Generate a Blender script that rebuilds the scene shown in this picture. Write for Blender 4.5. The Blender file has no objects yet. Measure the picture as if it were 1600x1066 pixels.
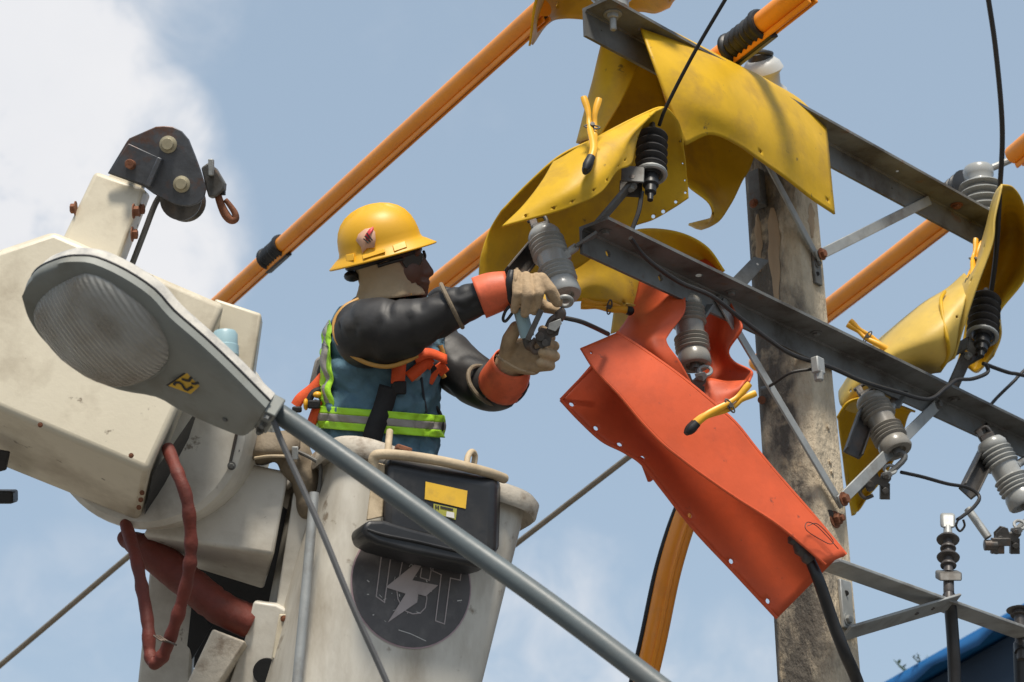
import bpy, bmesh, math, random
from mathutils import Vector, Matrix, noise as mnoise

random.seed(7)
scene = bpy.context.scene
COL = scene.collection
Vc = Vector

# ------------------------------------------------------------------ camera
FPX = 3200.0                       # focal length in pixels of a 1600 px wide frame
PITCH, ROLL = math.radians(22.0), math.radians(1.3)
CAM = Vc((0.0, 0.0, 6.0))
_F = Vc((0, math.cos(PITCH), math.sin(PITCH)))
_U0 = Vc((0, -math.sin(PITCH), math.cos(PITCH)))
_R0 = Vc((1, 0, 0))
RT = _R0 * math.cos(ROLL) - _U0 * math.sin(ROLL)
UP = _R0 * math.sin(ROLL) + _U0 * math.cos(ROLL)
FW = _F
cd = bpy.data.cameras.new('camera')
cam = bpy.data.objects.new('camera', cd)
COL.objects.link(cam)
cam.matrix_world = Matrix(((RT.x, UP.x, -FW.x, CAM.x), (RT.y, UP.y, -FW.y, CAM.y), (RT.z, UP.z, -FW.z, CAM.z), (0, 0, 0, 1)))
cd.sensor_width = 36.0
cd.lens = 36.0 * FPX / 1600.0
cd.clip_start, cd.clip_end = 0.1, 3000.0
cd.dof.use_dof = True
cd.dof.focus_distance = 5.35
cd.dof.aperture_fstop = 6.3
scene.camera = cam


def P(px, py, d):
    """a measured point: photograph position and distance along the view axis -> world"""
    return CAM + RT * ((px - 800) / FPX * d) + UP * (-(py - 533) / FPX * d) + FW * d


def PZ(px, py, z):
    """the point of that sight line at world height z"""
    r = P(px, py, 1.0) - CAM
    return CAM + r * ((z - CAM.z) / r.z)


def PPL(px, py, o, n):
    """the point where that sight line meets the plane (o, n)"""
    r = P(px, py, 1.0) - CAM
    return CAM + r * ((o - CAM).dot(n) / r.dot(n))


def M(px, d):
    return px * d / FPX


# ------------------------------------------------------------------ sky, sun, exposure
SUN_EL, SUN_AZ = math.radians(60), math.radians(172)   # azimuth from +Y towards +X
world = bpy.data.worlds.new('World')
scene.world = world
world.use_nodes = True
wn, wl = world.node_tree.nodes, world.node_tree.links
wn.clear()
out = wn.new('ShaderNodeOutputWorld')
bg = wn.new('ShaderNodeBackground')
bg.inputs['Strength'].default_value = 0.097
sky = wn.new('ShaderNodeTexSky')
sky.sky_type = 'NISHITA'
sky.sun_disc = False
sky.sun_elevation = SUN_EL
sky.sun_rotation = SUN_AZ
sky.altitude = 20
sky.air_density = 1.0
sky.dust_density = 3.0
sky.ozone_density = 1.0
tc = wn.new('ShaderNodeTexCoord')
veil = wn.new('ShaderNodeMix'); veil.data_type = 'RGBA'          # thin high haze over the whole sky
veil.inputs[0].default_value = 0.6
veil.inputs[7].default_value = (3.55, 4.5, 5.45, 1)
wl.new(sky.outputs[0], veil.inputs[6])


def wmath(op, a, b=None, clamp=False):
    n = wn.new('ShaderNodeMath'); n.operation = op; n.use_clamp = clamp
    for i, v in enumerate((a, b)):
        if v is None: continue
        if isinstance(v, (int, float)): n.inputs[i].default_value = v
        else: wl.new(v, n.inputs[i])
    return n.outputs[0]


def wnoise(scale, detail, rough=.55, dist=0.0):
    n = wn.new('ShaderNodeTexNoise')
    n.inputs['Scale'].default_value = scale; n.inputs['Detail'].default_value = detail
    n.inputs['Roughness'].default_value = rough; n.inputs['Distortion'].default_value = dist
    wl.new(tc.outputs['Generated'], n.inputs['Vector'])
    return n.outputs['Fac']


cover = wmath('MULTIPLY', wmath('SUBTRACT', wnoise(2.1, 3), 0.56), 3.2)     # broad cloud banks all over the sky
banks = [(-60, 160, 290, 1.1), (215, 215, 120, .85), (130, 390, 230, .95), (60, 40, 110, .6), (860, 1040, 220, .45), (130, 1040, 230, .26),
         (1150, 1100, 170, .3), (430, 560, 120, .2), (700, 80, 160, .14), (-400, 300, 420, 1.0)]
tot = cover
for (bx, by, br, bw) in banks:
    dvec = (P(bx, by, 1) - CAM).normalized()
    dp = wn.new('ShaderNodeVectorMath'); dp.operation = 'DOT_PRODUCT'
    wl.new(tc.outputs['Generated'], dp.inputs[0]); dp.inputs[1].default_value = dvec
    mr = wn.new('ShaderNodeMapRange'); mr.interpolation_type = 'SMOOTHSTEP'
    mr.inputs['From Min'].default_value = math.cos(1.35 * br / FPX); mr.inputs['From Max'].default_value = math.cos(0.45 * br / FPX)
    wl.new(dp.outputs['Value'], mr.inputs['Value'])
    tot = wmath('MAXIMUM', tot, wmath('MULTIPLY', mr.outputs[0], bw))
fine = wmath('MULTIPLY', wmath('SUBTRACT', wnoise(19.0, 8, .6, .4), 0.5), 2.4)
tot = wmath('ADD', tot, wmath('MULTIPLY', fine, wmath('ADD', wmath('MULTIPLY', tot, .9, True), .12)))
cm = wn.new('ShaderNodeMapRange'); cm.interpolation_type = 'SMOOTHSTEP'
cm.inputs['From Min'].default_value = 0.12; cm.inputs['From Max'].default_value = 0.95
wl.new(tot, cm.inputs['Value'])
ccol = wn.new('ShaderNodeMix'); ccol.data_type = 'RGBA'
ccol.inputs[6].default_value = (5.6, 5.75, 6.1, 1); ccol.inputs[7].default_value = (6.7, 6.65, 6.7, 1)
wl.new(wnoise(9.0, 5), ccol.inputs[0])
cmix = wn.new('ShaderNodeMix'); cmix.data_type = 'RGBA'
wl.new(cm.outputs[0], cmix.inputs[0]); wl.new(veil.outputs[2], cmix.inputs[6]); wl.new(ccol.outputs[2], cmix.inputs[7])
wl.new(cmix.outputs[2], bg.inputs['Color'])
wl.new(bg.outputs[0], out.inputs[0])

sd = bpy.data.lights.new('sun', 'SUN')
sd.energy = 3.1
sd.angle = math.radians(11)
sd.color = (1.0, .93, .82)
sun = bpy.data.objects.new('sun', sd)
COL.objects.link(sun)
sdir = Vc((math.sin(SUN_AZ) * math.cos(SUN_EL), math.cos(SUN_AZ) * math.cos(SUN_EL), math.sin(SUN_EL)))
sun.rotation_euler = (-sdir).to_track_quat('-Z', 'Y').to_euler()
sun.location = (0, 0, 30)

scene.view_settings.view_transform = 'Standard'
scene.view_settings.look = 'None'
scene.view_settings.exposure = 0.5
scene.view_settings.gamma = 1.0
scene.view_settings.use_curve_mapping = False
scene.render.engine = 'CYCLES'
scene.cycles.max_bounces = 8
scene.cycles.use_denoising = True

# ------------------------------------------------------------------ materials
MATS = {}


def mat(name, col, rough=.5, metal=0.0, var=.18, scale=7.0, dirt=None, damt=.5, dscale=5.0, dlo=.5, dhi=.68, bump=.12, bscale=90.0,
        streak=1.0, spec=.5, trans=0.0, coat=0.0, sss=0.0, dirt2=None, d2scale=22.0, d2lo=.6, d2hi=.66, side=None):
    m = bpy.data.materials.new(name); m.use_nodes = True
    N, L = m.node_tree.nodes, m.node_tree.links
    b = N['Principled BSDF']
    t = N.new('ShaderNodeTexCoord')
    mp = N.new('ShaderNodeMapping'); mp.inputs['Scale'].default_value = (1, 1, streak)
    L.new(t.outputs['Object'], mp.inputs['Vector'])

    def nz(s, det=6, r=.6, vec=mp.outputs[0]):
        n = N.new('ShaderNodeTexNoise'); n.inputs['Scale'].default_value = s; n.inputs['Detail'].default_value = det; n.inputs['Roughness'].default_value = r
        L.new(vec, n.inputs['Vector']); return n.outputs['Fac']

    def ramp(f, lo, hi):
        r = N.new('ShaderNodeMapRange'); r.inputs['From Min'].default_value = lo; r.inputs['From Max'].default_value = hi
        L.new(f, r.inputs['Value']); return r.outputs[0]

    def mix(f, a, c):
        x = N.new('ShaderNodeMix'); x.data_type = 'RGBA'; L.new(f, x.inputs[0])
        for i, v in ((6, a), (7, c)):
            if isinstance(v, tuple): x.inputs[i].default_value = (*v[:3], 1)
            else: L.new(v, x.inputs[i])
        return x.outputs[2]
    lo = tuple(max(0, c * (1 - var)) for c in col); hi = tuple(min(1, c * (1 + var)) for c in col)
    c = mix(ramp(nz(scale), .3, .7), lo, hi)
    if dirt:
        f0 = nz(dscale, 8, .65)
        if side:                      # the growth sits mostly on one side of the thing
            dp = N.new('ShaderNodeVectorMath'); dp.operation = 'DOT_PRODUCT'; dp.inputs[1].default_value = side
            L.new(t.outputs['Object'], dp.inputs[0])
            ad = N.new('ShaderNodeMath'); ad.operation = 'ADD'; L.new(f0, ad.inputs[0]); L.new(dp.outputs['Value'], ad.inputs[1]); f0 = ad.outputs[0]
        f = ramp(f0, dlo, dhi)
        k = N.new('ShaderNodeMath'); k.operation = 'MULTIPLY'; k.inputs[1].default_value = damt; L.new(f, k.inputs[0])
        c = mix(k.outputs[0], c, dirt)
    if dirt2:
        f = ramp(nz(d2scale, 5, .6, t.outputs['Object']), d2lo, d2hi)
        k = N.new('ShaderNodeMath'); k.operation = 'MULTIPLY'; k.inputs[1].default_value = .75; L.new(f, k.inputs[0])
        c = mix(k.outputs[0], c, dirt2)
    L.new(c, b.inputs['Base Color'])
    rr = N.new('ShaderNodeMapRange'); rr.inputs['To Min'].default_value = max(.03, rough - .1); rr.inputs['To Max'].default_value = min(1, rough + .12)
    L.new(nz(scale * 2.3), rr.inputs['Value']); L.new(rr.outputs[0], b.inputs['Roughness'])
    b.inputs['Metallic'].default_value = metal
    b.inputs['Specular IOR Level'].default_value = spec
    b.inputs['Transmission Weight'].default_value = trans
    b.inputs['Coat Weight'].default_value = coat
    if bump:
        bp = N.new('ShaderNodeBump'); bp.inputs['Strength'].default_value = bump; bp.inputs['Distance'].default_value = .01
        L.new(nz(bscale, 4), bp.inputs['Height']); L.new(bp.outputs[0], b.inputs['Normal'])
    MATS[name] = m
    return m


mat('yellow_rubber', (.62, .37, .012), .5, spec=.3, var=.14, scale=5, dirt=(.36, .21, .035), damt=.75, dscale=7, dlo=.46, dhi=.70, bump=.08, bscale=40, dirt2=(.10, .07, .03), d2scale=24, d2lo=.66, d2hi=.72)
mat('cream_rubber', (.62, .425, .085), .5, var=.12, scale=5, dirt=(.36, .27, .1), damt=.5, dscale=8, bump=.05, bscale=60)
mat('orange_rubber', (.64, .10, .032), .5, spec=.35, var=.10, scale=5, dirt=(.40, .07, .03), damt=.6, dscale=6, dlo=.46, dhi=.72, bump=.08, bscale=40, dirt2=(.16, .05, .035), d2scale=26, d2lo=.67, d2hi=.73)
mat('orange_plastic', (.95, .325, .022), .3, var=.08, scale=4, dirt=(.55, .20, .04), damt=.35, dscale=9, bump=.03)
mat('black_rubber', (.016, .016, .017), .42, var=.3, bump=.06)
mat('black_slit', (.008, .008, .009), .6, var=.3)
mat('galv_steel', (.19, .195, .19), .6, metal=.25, var=.25, scale=12, dirt=(.055, .045, .035), damt=.85, dscale=6, dlo=.42, dhi=.62, bump=.1, dirt2=(.17, .09, .045), d2scale=14, d2lo=.62, d2hi=.72)
mat('bright_galv', (.36, .37, .36), .5, metal=.35, var=.15, scale=12, dirt=(.16, .13, .10), damt=.6, dscale=9, bump=.08)
mat('dark_steel', (.085, .08, .075), .5, metal=.4, var=.3, scale=14, dirt=(.16, .09, .05), damt=.55, dscale=12, bump=.12)
mat('plate_steel', (.10, .105, .115), .45, metal=.5, var=.3, scale=16, dirt=(.16, .065, .03), damt=.8, dscale=12, dlo=.52, dhi=.66, bump=.08)
mat('rust', (.20, .075, .035), .75, metal=.1, var=.3, scale=30, bump=.25)
mat('brass_bolt', (.42, .37, .25), .45, metal=.4, var=.15, scale=40, bump=.06)
mat('porcelain', (.33, .335, .32), .27, var=.06, scale=10, dirt=(.22, .21, .19), damt=.5, dscale=12, bump=.02, spec=.6)
mat('porcelain_brown', (.25, .235, .205), .28, var=.1, scale=10, dirt=(.15, .12, .1), damt=.5, dscale=12, bump=.02)
mat('polymer_dark', (.028, .026, .026), .45, var=.25, bump=.05)
mat('polymer_grey', (.065, .058, .055), .45, var=.25, bump=.05)
mat('white_cap', (.46, .46, .44), .4, var=.08, bump=.03)
mat('concrete', (.52, .435, .315), .92, var=.22, scale=16, dirt=(.07, .062, .054), damt=.9, dscale=6.0, dlo=.46, dhi=.62, bump=1.0, bscale=70, streak=.55,
    dirt2=(.50, .40, .27), d2scale=11, d2lo=.57, d2hi=.68, side=(-1.5, -.3, 0))
mat('clay', (.36, .26, .165), .9, var=.2, scale=14, bump=.4, bscale=60, streak=.3)
mat('cream_paint', (.64, .575, .44), .38, var=.07, scale=3, dirt=(.30, .24, .16), damt=.8, dscale=4.5, dlo=.46, dhi=.74, bump=.05, dirt2=(.13, .09, .055), d2scale=20, d2lo=.655, d2hi=.70)
mat('white_paint', (.62, .59, .52), .4, var=.07, scale=4, dirt=(.30, .26, .20), damt=.8, dscale=5, dlo=.45, dhi=.72, bump=.05, dirt2=(.13, .10, .07), d2scale=19, d2lo=.65, d2hi=.70)
mat('bucket_gel', (.56, .53, .46), .45, var=.08, scale=4, dirt=(.27, .225, .165), damt=.85, dscale=7, dlo=.44, dhi=.72, bump=.06, streak=.35, dirt2=(.16, .11, .065), d2scale=15, d2lo=.635, d2hi=.71)
mat('rim_gel', (.50, .45, .37), .6, var=.18, scale=14, dirt=(.16, .11, .07), damt=.8, dscale=14, dlo=.5, dhi=.66, bump=.2)
mat('old_wood', (.48, .38, .25), .7, var=.2, scale=10, dirt=(.25, .18, .1), damt=.6, dscale=12, bump=.15)
mat('black_plastic', (.014, .014, .015), .42, var=.3, dirt=(.05, .045, .04), damt=.5, dscale=10, bump=.04)
mat('label_yellow', (.72, .43, .03), .5, var=.08, scale=12, dirt=(.4, .25, .05), damt=.4, dscale=30, bump=0)
mat('label_green', (.34, .33, .05), .5, var=.15, scale=40, bump=0)
mat('label_white', (.62, .60, .56), .5, var=.08, bump=0)
mat('print_black', (.02, .018, .016), .5, var=.2, bump=0)
mat('decal_dark', (.085, .078, .078), .5, var=.25, scale=10, dirt=(.2, .19, .175), damt=.45, dscale=16, dlo=.52, dhi=.74, bump=.03, dirt2=(.34, .32, .29), d2scale=60, d2lo=.70, d2hi=.73)
mat('decal_ring', (.42, .30, .32), .5, var=.1, bump=0)
mat('decal_light', (.44, .38, .37), .5, var=.1, scale=14, dirt=(.26, .22, .21), damt=.5, dscale=20, bump=0)
mat('red_hose', (.14, .024, .013), .65, var=.25, scale=14, dirt=(.10, .03, .022), damt=.6, dscale=18, bump=.25, bscale=70)
mat('leather_bag', (.21, .165, .11), .7, var=.3, scale=9, dirt=(.08, .06, .045), damt=.7, dscale=9, bump=.3, bscale=40)
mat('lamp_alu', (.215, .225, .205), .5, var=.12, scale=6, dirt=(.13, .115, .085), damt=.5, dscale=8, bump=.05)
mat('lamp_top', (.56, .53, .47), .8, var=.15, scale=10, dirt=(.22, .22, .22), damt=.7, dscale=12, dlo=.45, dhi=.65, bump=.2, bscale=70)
mat('lamp_pipe', (.095, .115, .12), .45, var=.12, scale=5, dirt=(.14, .14, .13), damt=.5, dscale=8, bump=.05)
mat('photocell', (.30, .44, .48), .4, var=.06, bump=0)
mat('wire_black', (.018, .016, .015), .55, var=.3, bump=.05)
mat('wire_grey', (.11, .11, .11), .5, var=.2, bump=.05)
mat('wire_bare', (.24, .20, .15), .5, metal=.4, var=.2, scale=30, bump=.2, bscale=200)
mat('helmet_yellow', (.70, .37, .010), .45, var=.05, scale=5, dirt=(.55, .30, .05), damt=.35, dscale=10, dlo=.55, dhi=.75, bump=.02)
mat('sticker_pink', (.62, .36, .24), .5, var=.1, bump=0)
mat('sticker_red', (.62, .05, .06), .5, var=.1, bump=0)
mat('skin', (.095, .043, .027), .5, var=.15, scale=20, bump=.08)
mat('dark_glass', (.012, .012, .014), .1, var=.2, bump=0)
mat('beige_cloth', (.37, .275, .17), .9, var=.1, scale=12, bump=.2, bscale=150)
mat('blue_cloth', (.10, .20, .27), .85, var=.22, scale=9, dirt=(.05, .09, .12), damt=.6, dscale=9, bump=.25, bscale=90)
mat('dark_cloth', (.03, .04, .055), .85, var=.2, bump=.2)
mat('lime_tape', (.42, .80, .035), .6, var=.08, scale=20, bump=.08)
mat('grey_tape', (.30, .28, .26), .5, var=.1, scale=20, bump=.08)
mat('sleeve_rubber', (.022, .021, .021), .52, spec=.4, var=.35, scale=8, dirt=(.07, .066, .06), damt=.4, dscale=7, bump=.07, bscale=40)
mat('sleeve_edge', (.50, .26, .055), .5, var=.15, bump=.05)
mat('glove_orange', (.72, .13, .05), .5, var=.12, scale=12, dirt=(.34, .07, .03), damt=.6, dscale=14, bump=.06)
mat('glove_leather', (.43, .305, .18), .85, var=.18, scale=14, dirt=(.17, .12, .075), damt=.75, dscale=16, dlo=.47, dhi=.68, bump=.35, bscale=60)
mat('strap_orange', (.72, .095, .02), .7, var=.15, scale=20, bump=.15, bscale=200)
mat('strap_black', (.014, .014, .016), .7, var=.2, bump=.15, bscale=200)
mat('clamp_yellow', (.80, .40, .02), .4, var=.1, scale=20, bump=.03)
mat('grip_black', (.012, .012, .013), .55, var=.2, bump=.05)
mat('roof_blue', (.012, .11, .30), .5, var=.1, scale=2, bump=.05)
mat('wall_blue', (.010, .026, .05), .7, var=.15, scale=2, bump=.05)
mat('wall_plaster', (.45, .43, .40), .85, var=.1, scale=1.5, bump=.1)
mat('leaf', (.05, .09, .035), .6, var=.3, scale=20, bump=0)
mat('ground_dirt', (.17, .145, .115), .95, var=.2, scale=.3, dirt=(.25, .22, .18), damt=.6, dscale=.15, bump=.2, bscale=4)
mat('asphalt', (.06, .06, .06), .9, var=.2, scale=2, bump=.3, bscale=60)
mat('pavement', (.20, .19, .17), .9, var=.15, scale=2, bump=.2, bscale=40)


def lens_mat():
    m = bpy.data.materials.new('lamp_glass'); m.use_nodes = True
    N, L = m.node_tree.nodes, m.node_tree.links
    b = N['Principled BSDF']
    t = N.new('ShaderNodeTexCoord')
    w = N.new('ShaderNodeTexWave'); w.bands_direction = 'X'; w.inputs['Scale'].default_value = 30; w.inputs['Distortion'].default_value = .8
    mp = N.new('ShaderNodeMapping'); mp.inputs['Rotation'].default_value = (0.2, .3, .5)
    L.new(t.outputs['Object'], mp.inputs[0]); L.new(mp.outputs[0], w.inputs[0])
    bp = N.new('ShaderNodeBump'); bp.inputs['Strength'].default_value = .4; bp.inputs['Distance'].default_value = .005
    L.new(w.outputs['Fac'], bp.inputs['Height']); L.new(bp.outputs[0], b.inputs['Normal'])
    n = N.new('ShaderNodeTexNoise'); n.inputs['Scale'].default_value = 9; n.inputs['Detail'].default_value = 6
    L.new(t.outputs['Object'], n.inputs['Vector'])
    x = N.new('ShaderNodeMix'); x.data_type = 'RGBA'; x.inputs[6].default_value = (.92, .91, .86, 1); x.inputs[7].default_value = (.66, .60, .50, 1)
    r = N.new('ShaderNodeMapRange'); r.inputs['From Min'].default_value = .4; r.inputs['From Max'].default_value = .65
    L.new(n.outputs['Fac'], r.inputs[0]); L.new(r.outputs[0], x.inputs[0]); L.new(x.outputs[2], b.inputs['Base Color'])
    b.inputs['Roughness'].default_value = .09
    b.inputs['Transmission Weight'].default_value = .70
    b.inputs['IOR'].default_value = 1.45
    MATS['lamp_glass'] = m


lens_mat()

# ------------------------------------------------------------------ builders
BASE = {}


def thing(name, label, cat, base=(0, 0, 0), group=None):
    o = bpy.data.objects.new(name, None)
    COL.objects.link(o)
    o.location = base
    o.empty_display_size = .1
    BASE[o] = Vc(base)
    tag(o, label, cat, group)
    return o


def tag(o, label, cat=None, group=None):
    o['label'] = label
    if cat: o['category'] = cat
    if group: o['group'] = group
    return o


def crom(pts, n):
    """Catmull-Rom through pts; n samples per span"""
    if len(pts) < 3:
        a, b = pts[0], pts[-1]
        return [a + (b - a) * (i / n) for i in range(n + 1)]
    Q = [pts[0] * 2 - pts[1]] + list(pts) + [pts[-1] * 2 - pts[-2]]
    o = []
    for i in range(1, len(Q) - 2):
        p0, p1, p2, p3 = Q[i - 1], Q[i], Q[i + 1], Q[i + 2]
        for k in range(n):
            t = k / n
            o.append(.5 * ((2 * p1) + (p2 - p0) * t + (2 * p0 - 5 * p1 + 4 * p2 - p3) * t * t + (3 * p1 - p0 - 3 * p2 + p3) * t ** 3))
    o.append(pts[-1].copy())
    return o


def frames(pts):
    """parallel-transported frames along a polyline"""
    T = []
    for i in range(len(pts)):
        a = pts[max(0, i - 1)]; b = pts[min(len(pts) - 1, i + 1)]
        T.append((b - a).normalized())
    ref = Vc((0, 0, 1)) if abs(T[0].z) < .9 else Vc((1, 0, 0))
    x = T[0].cross(ref).normalized()
    o = []
    for t in T:
        x = (x - t * x.dot(t)).normalized()
        o.append((t, x, t.cross(x)))
    return o


class MB:
    def __init__(s):
        s.v, s.f = [], []

    def add(s, vs, fs):
        k = len(s.v)
        s.v += [Vc(p) for p in vs]
        s.f += [tuple(i + k for i in f) for f in fs]
        return s

    def hexa(s, p):
        """p: four bottom corners, four top corners"""
        return s.add(p, [(0, 3, 2, 1), (4, 5, 6, 7), (0, 1, 5, 4), (1, 2, 6, 5), (2, 3, 7, 6), (3, 0, 4, 7)])

    def box(s, c, x, y, z):
        """centre and three half-extent vectors"""
        return s.hexa([c - x - y - z, c + x - y - z, c + x + y - z, c - x + y - z, c - x - y + z, c + x - y + z, c + x + y + z, c - x + y + z])

    def bar(s, a, b, w, h, up=Vc((0, 0, 1))):
        """rectangular bar from a to b; w across, h along up"""
        t = (b - a).normalized(); x = t.cross(up).normalized(); y = x.cross(t).normalized()
        return s.box((a + b) / 2, x * (w / 2), t * ((b - a).length / 2), y * (h / 2))

    def prism(s, poly, off):
        n = len(poly)
        vs = list(poly) + [p + off for p in poly]
        fs = [tuple(range(n)), tuple(range(2 * n - 1, n - 1, -1))]
        fs += [(i, i + n, (i + 1) % n + n, (i + 1) % n) for i in range(n)]
        return s.add(vs, fs)

    def tube(s, pts, r, n=12, caps=True, sx=1.0, sy=1.0, ref=None):
        fr = frames(pts)
        R = r if isinstance(r, (list, tuple)) else [r] * len(pts)
        vs, fs = [], []
        for (p, (t, x, y), rr) in zip(pts, fr, R):
            if ref is not None:
                x = (ref - t * ref.dot(t)).normalized(); y = t.cross(x)
            for k in range(n):
                a = 2 * math.pi * k / n
                vs.append(p + x * (math.cos(a) * rr * sx) + y * (math.sin(a) * rr * sy))
        for i in range(len(pts) - 1):
            for k in range(n):
                a, b = i * n + k, i * n + (k + 1) % n
                fs.append((a, b, b + n, a + n))
        if caps:
            fs.append(tuple(range(n - 1, -1, -1)))
            fs.append(tuple(range((len(pts) - 1) * n, len(pts) * n)))
        return s.add(vs, fs)

    def spl(s, pts, r, n=10, k=8, **kw):
        """smooth tube through control points; r number or one per control point"""
        q = crom(list(pts), k)
        if isinstance(r, (list, tuple)):
            rr = [v.x for v in crom([Vc((x, 0, 0)) for x in r], k)]
        else:
            rr = r
        return s.tube(q, rr, n, **kw)

    def lathe(s, o, axis, prof, n=24, sx=1.0, xref=None, sy=1.0):
        """prof: (radius, distance along axis)"""
        t = axis.normalized()
        x = xref if xref is not None else t.cross(Vc((0, 0, 1)) if abs(t.z) < .9 else Vc((1, 0, 0)))
        x = (x - t * x.dot(t)).normalized(); y = t.cross(x)
        vs, fs = [], []
        for (r, h) in prof:
            for k in range(n):
                a = 2 * math.pi * k / n
                vs.append(o + t * h + x * (math.cos(a) * r * sx) + y * (math.sin(a) * r * sy))
        for i in range(len(prof) - 1):
            for k in range(n):
                a, b = i * n + k, i * n + (k + 1) % n
                fs.append((a, b, b + n, a + n))
        fs.append(tuple(range(n - 1, -1, -1)))
        fs.append(tuple(range((len(prof) - 1) * n, len(prof) * n)))
        return s.add(vs, fs)

    def cyl(s, a, b, r, n=16):
        return s.lathe(a, b - a, [(r, 0), (r, (b - a).length)], n)

    def sphere(s, c, X, Y, Z, n=12, m=8):
        vs, fs = [c - Z], []
        for j in range(1, m):
            b = -math.pi / 2 + math.pi * j / m
            for k in range(n):
                a = 2 * math.pi * k / n
                vs.append(c + X * (math.cos(a) * math.cos(b)) + Y * (math.sin(a) * math.cos(b)) + Z * math.sin(b))
        vs.append(c + Z)
        for k in range(n):
            fs.append((0, 1 + (k + 1) % n, 1 + k))
            fs.append((len(vs) - 1, 1 + (m - 2) * n + k, 1 + (m - 2) * n + (k + 1) % n))
        for j in range(m - 2):
            for k in range(n):
                a, b = 1 + j * n + k, 1 + j * n + (k + 1) % n
                fs.append((a, b, b + n, a + n))
        return s.add(vs, fs)

    def cap(s, a, ra, b, rb, n=14):
        """tapered capsule"""
        t = b - a; L = t.length; t = t.normalized()
        pr = []
        for k in range(5):
            q = math.pi / 2 * (k / 4) * .98
            pr.append((max(1e-4, ra * math.sin(q)), -ra * math.cos(q)))
        for k in range(5):
            q = math.pi / 2 * (1 - k / 4) * .98
            pr.append((max(1e-4, rb * math.sin(q + .0)), L + rb * math.cos(q)))
        return s.lathe(a, t, pr, n)

    def grid(s, rows, close=False):
        nr, nc = len(rows), len(rows[0])
        vs = [p for r in rows for p in r]
        fs = []
        for i in range(nr - 1):
            for j in range(nc - (0 if close else 1)):
                j2 = (j + 1) % nc
                fs.append((i * nc + j, i * nc + j2, (i + 1) * nc + j2, (i + 1) * nc + j))
        return s.add(vs, fs)

    def build(s, name, m, parent=None, smooth=35, bevel=0.0, solid=0.0, subsurf=0, voxel=0.0, smit=0, seg=2, kind=None, solid_off=0.0):
        me = bpy.data.meshes.new(name)
        base = Vc((0, 0, 0))
        q = parent
        while q is not None:
            base += q.location; q = q.parent
        if parent is None:
            base = sum(s.v, Vc((0, 0, 0))) / max(1, len(s.v))
        me.from_pydata([tuple(p - base) for p in s.v], [], s.f)
        bm = bmesh.new(); bm.from_mesh(me)
        bmesh.ops.recalc_face_normals(bm, faces=bm.faces)
        bm.to_mesh(me); bm.free()
        me.materials.append(MATS[m])
        if smooth:
            me.polygons.foreach_set('use_smooth', [True] * len(me.polygons))
            if not solid and not voxel:
                me.set_sharp_from_angle(angle=math.radians(smooth))
        o = bpy.data.objects.new(name, me)
        COL.objects.link(o)
        if parent is None: o.location = base
        else: o.parent = parent
        if voxel:
            md = o.modifiers.new('remesh', 'REMESH'); md.mode = 'VOXEL'; md.voxel_size = voxel; md.use_smooth_shade = True
            if smit:
                md = o.modifiers.new('smooth', 'SMOOTH'); md.factor = .5; md.iterations = smit
        if subsurf:
            md = o.modifiers.new('subsurf', 'SUBSURF'); md.levels = md.render_levels = subsurf
        if solid:
            md = o.modifiers.new('solid', 'SOLIDIFY'); md.thickness = solid; md.offset = solid_off
        if bevel:
            md = o.modifiers.new('bevel', 'BEVEL'); md.width = bevel; md.segments = seg; md.limit_method = 'ANGLE'; md.angle_limit = math.radians(40)
        if kind: o['kind'] = kind
        return o


def PP(lst):
    return [P(*q) for q in lst]


def dense(rows, nu, nv):
    """control rows -> dense surface grid"""
    R = [crom([Vc(p) for p in r], nu) for r in rows]
    cols = list(zip(*R))
    C = [crom(list(c), nv) for c in cols]
    return [list(r) for r in zip(*C)]


def wrinkle(g, amp, sc, seed=0.0):
    o = []
    nr, nc = len(g), len(g[0])
    for i in range(nr):
        row = []
        for j in range(nc):
            a = g[i][min(j + 1, nc - 1)] - g[i][max(j - 1, 0)]
            b = g[min(i + 1, nr - 1)][j] - g[max(i - 1, 0)][j]
            n = a.cross(b)
            n = n.normalized() if n.length > 1e-9 else FW
            q = g[i][j] * sc + Vc((seed, seed * 1.7, 0))
            row.append(g[i][j] + n * (amp * mnoise.noise(q)))
        o.append(row)
    return o


def sheet(name, rows, m, parent, nu=10, nv=10, holes=(), thick=.006, amp=.004, sc=7.0, hr=.0055, seed=0.0):
    """flexible sheet through measured control rows; holes at (row, col) of the dense grid fraction"""
    g = wrinkle(dense([PP(r) for r in rows], nu, nv), amp, sc, seed)
    nr, nc = len(g), len(g[0])
    idx = [(min(nr - 2, max(1, round(fv * (nr - 1)))), min(nc - 2, max(1, round(fu * (nc - 1))))) for (fu, fv) in holes]
    return punched(name, g, idx, m, parent, thick, hr)


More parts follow.
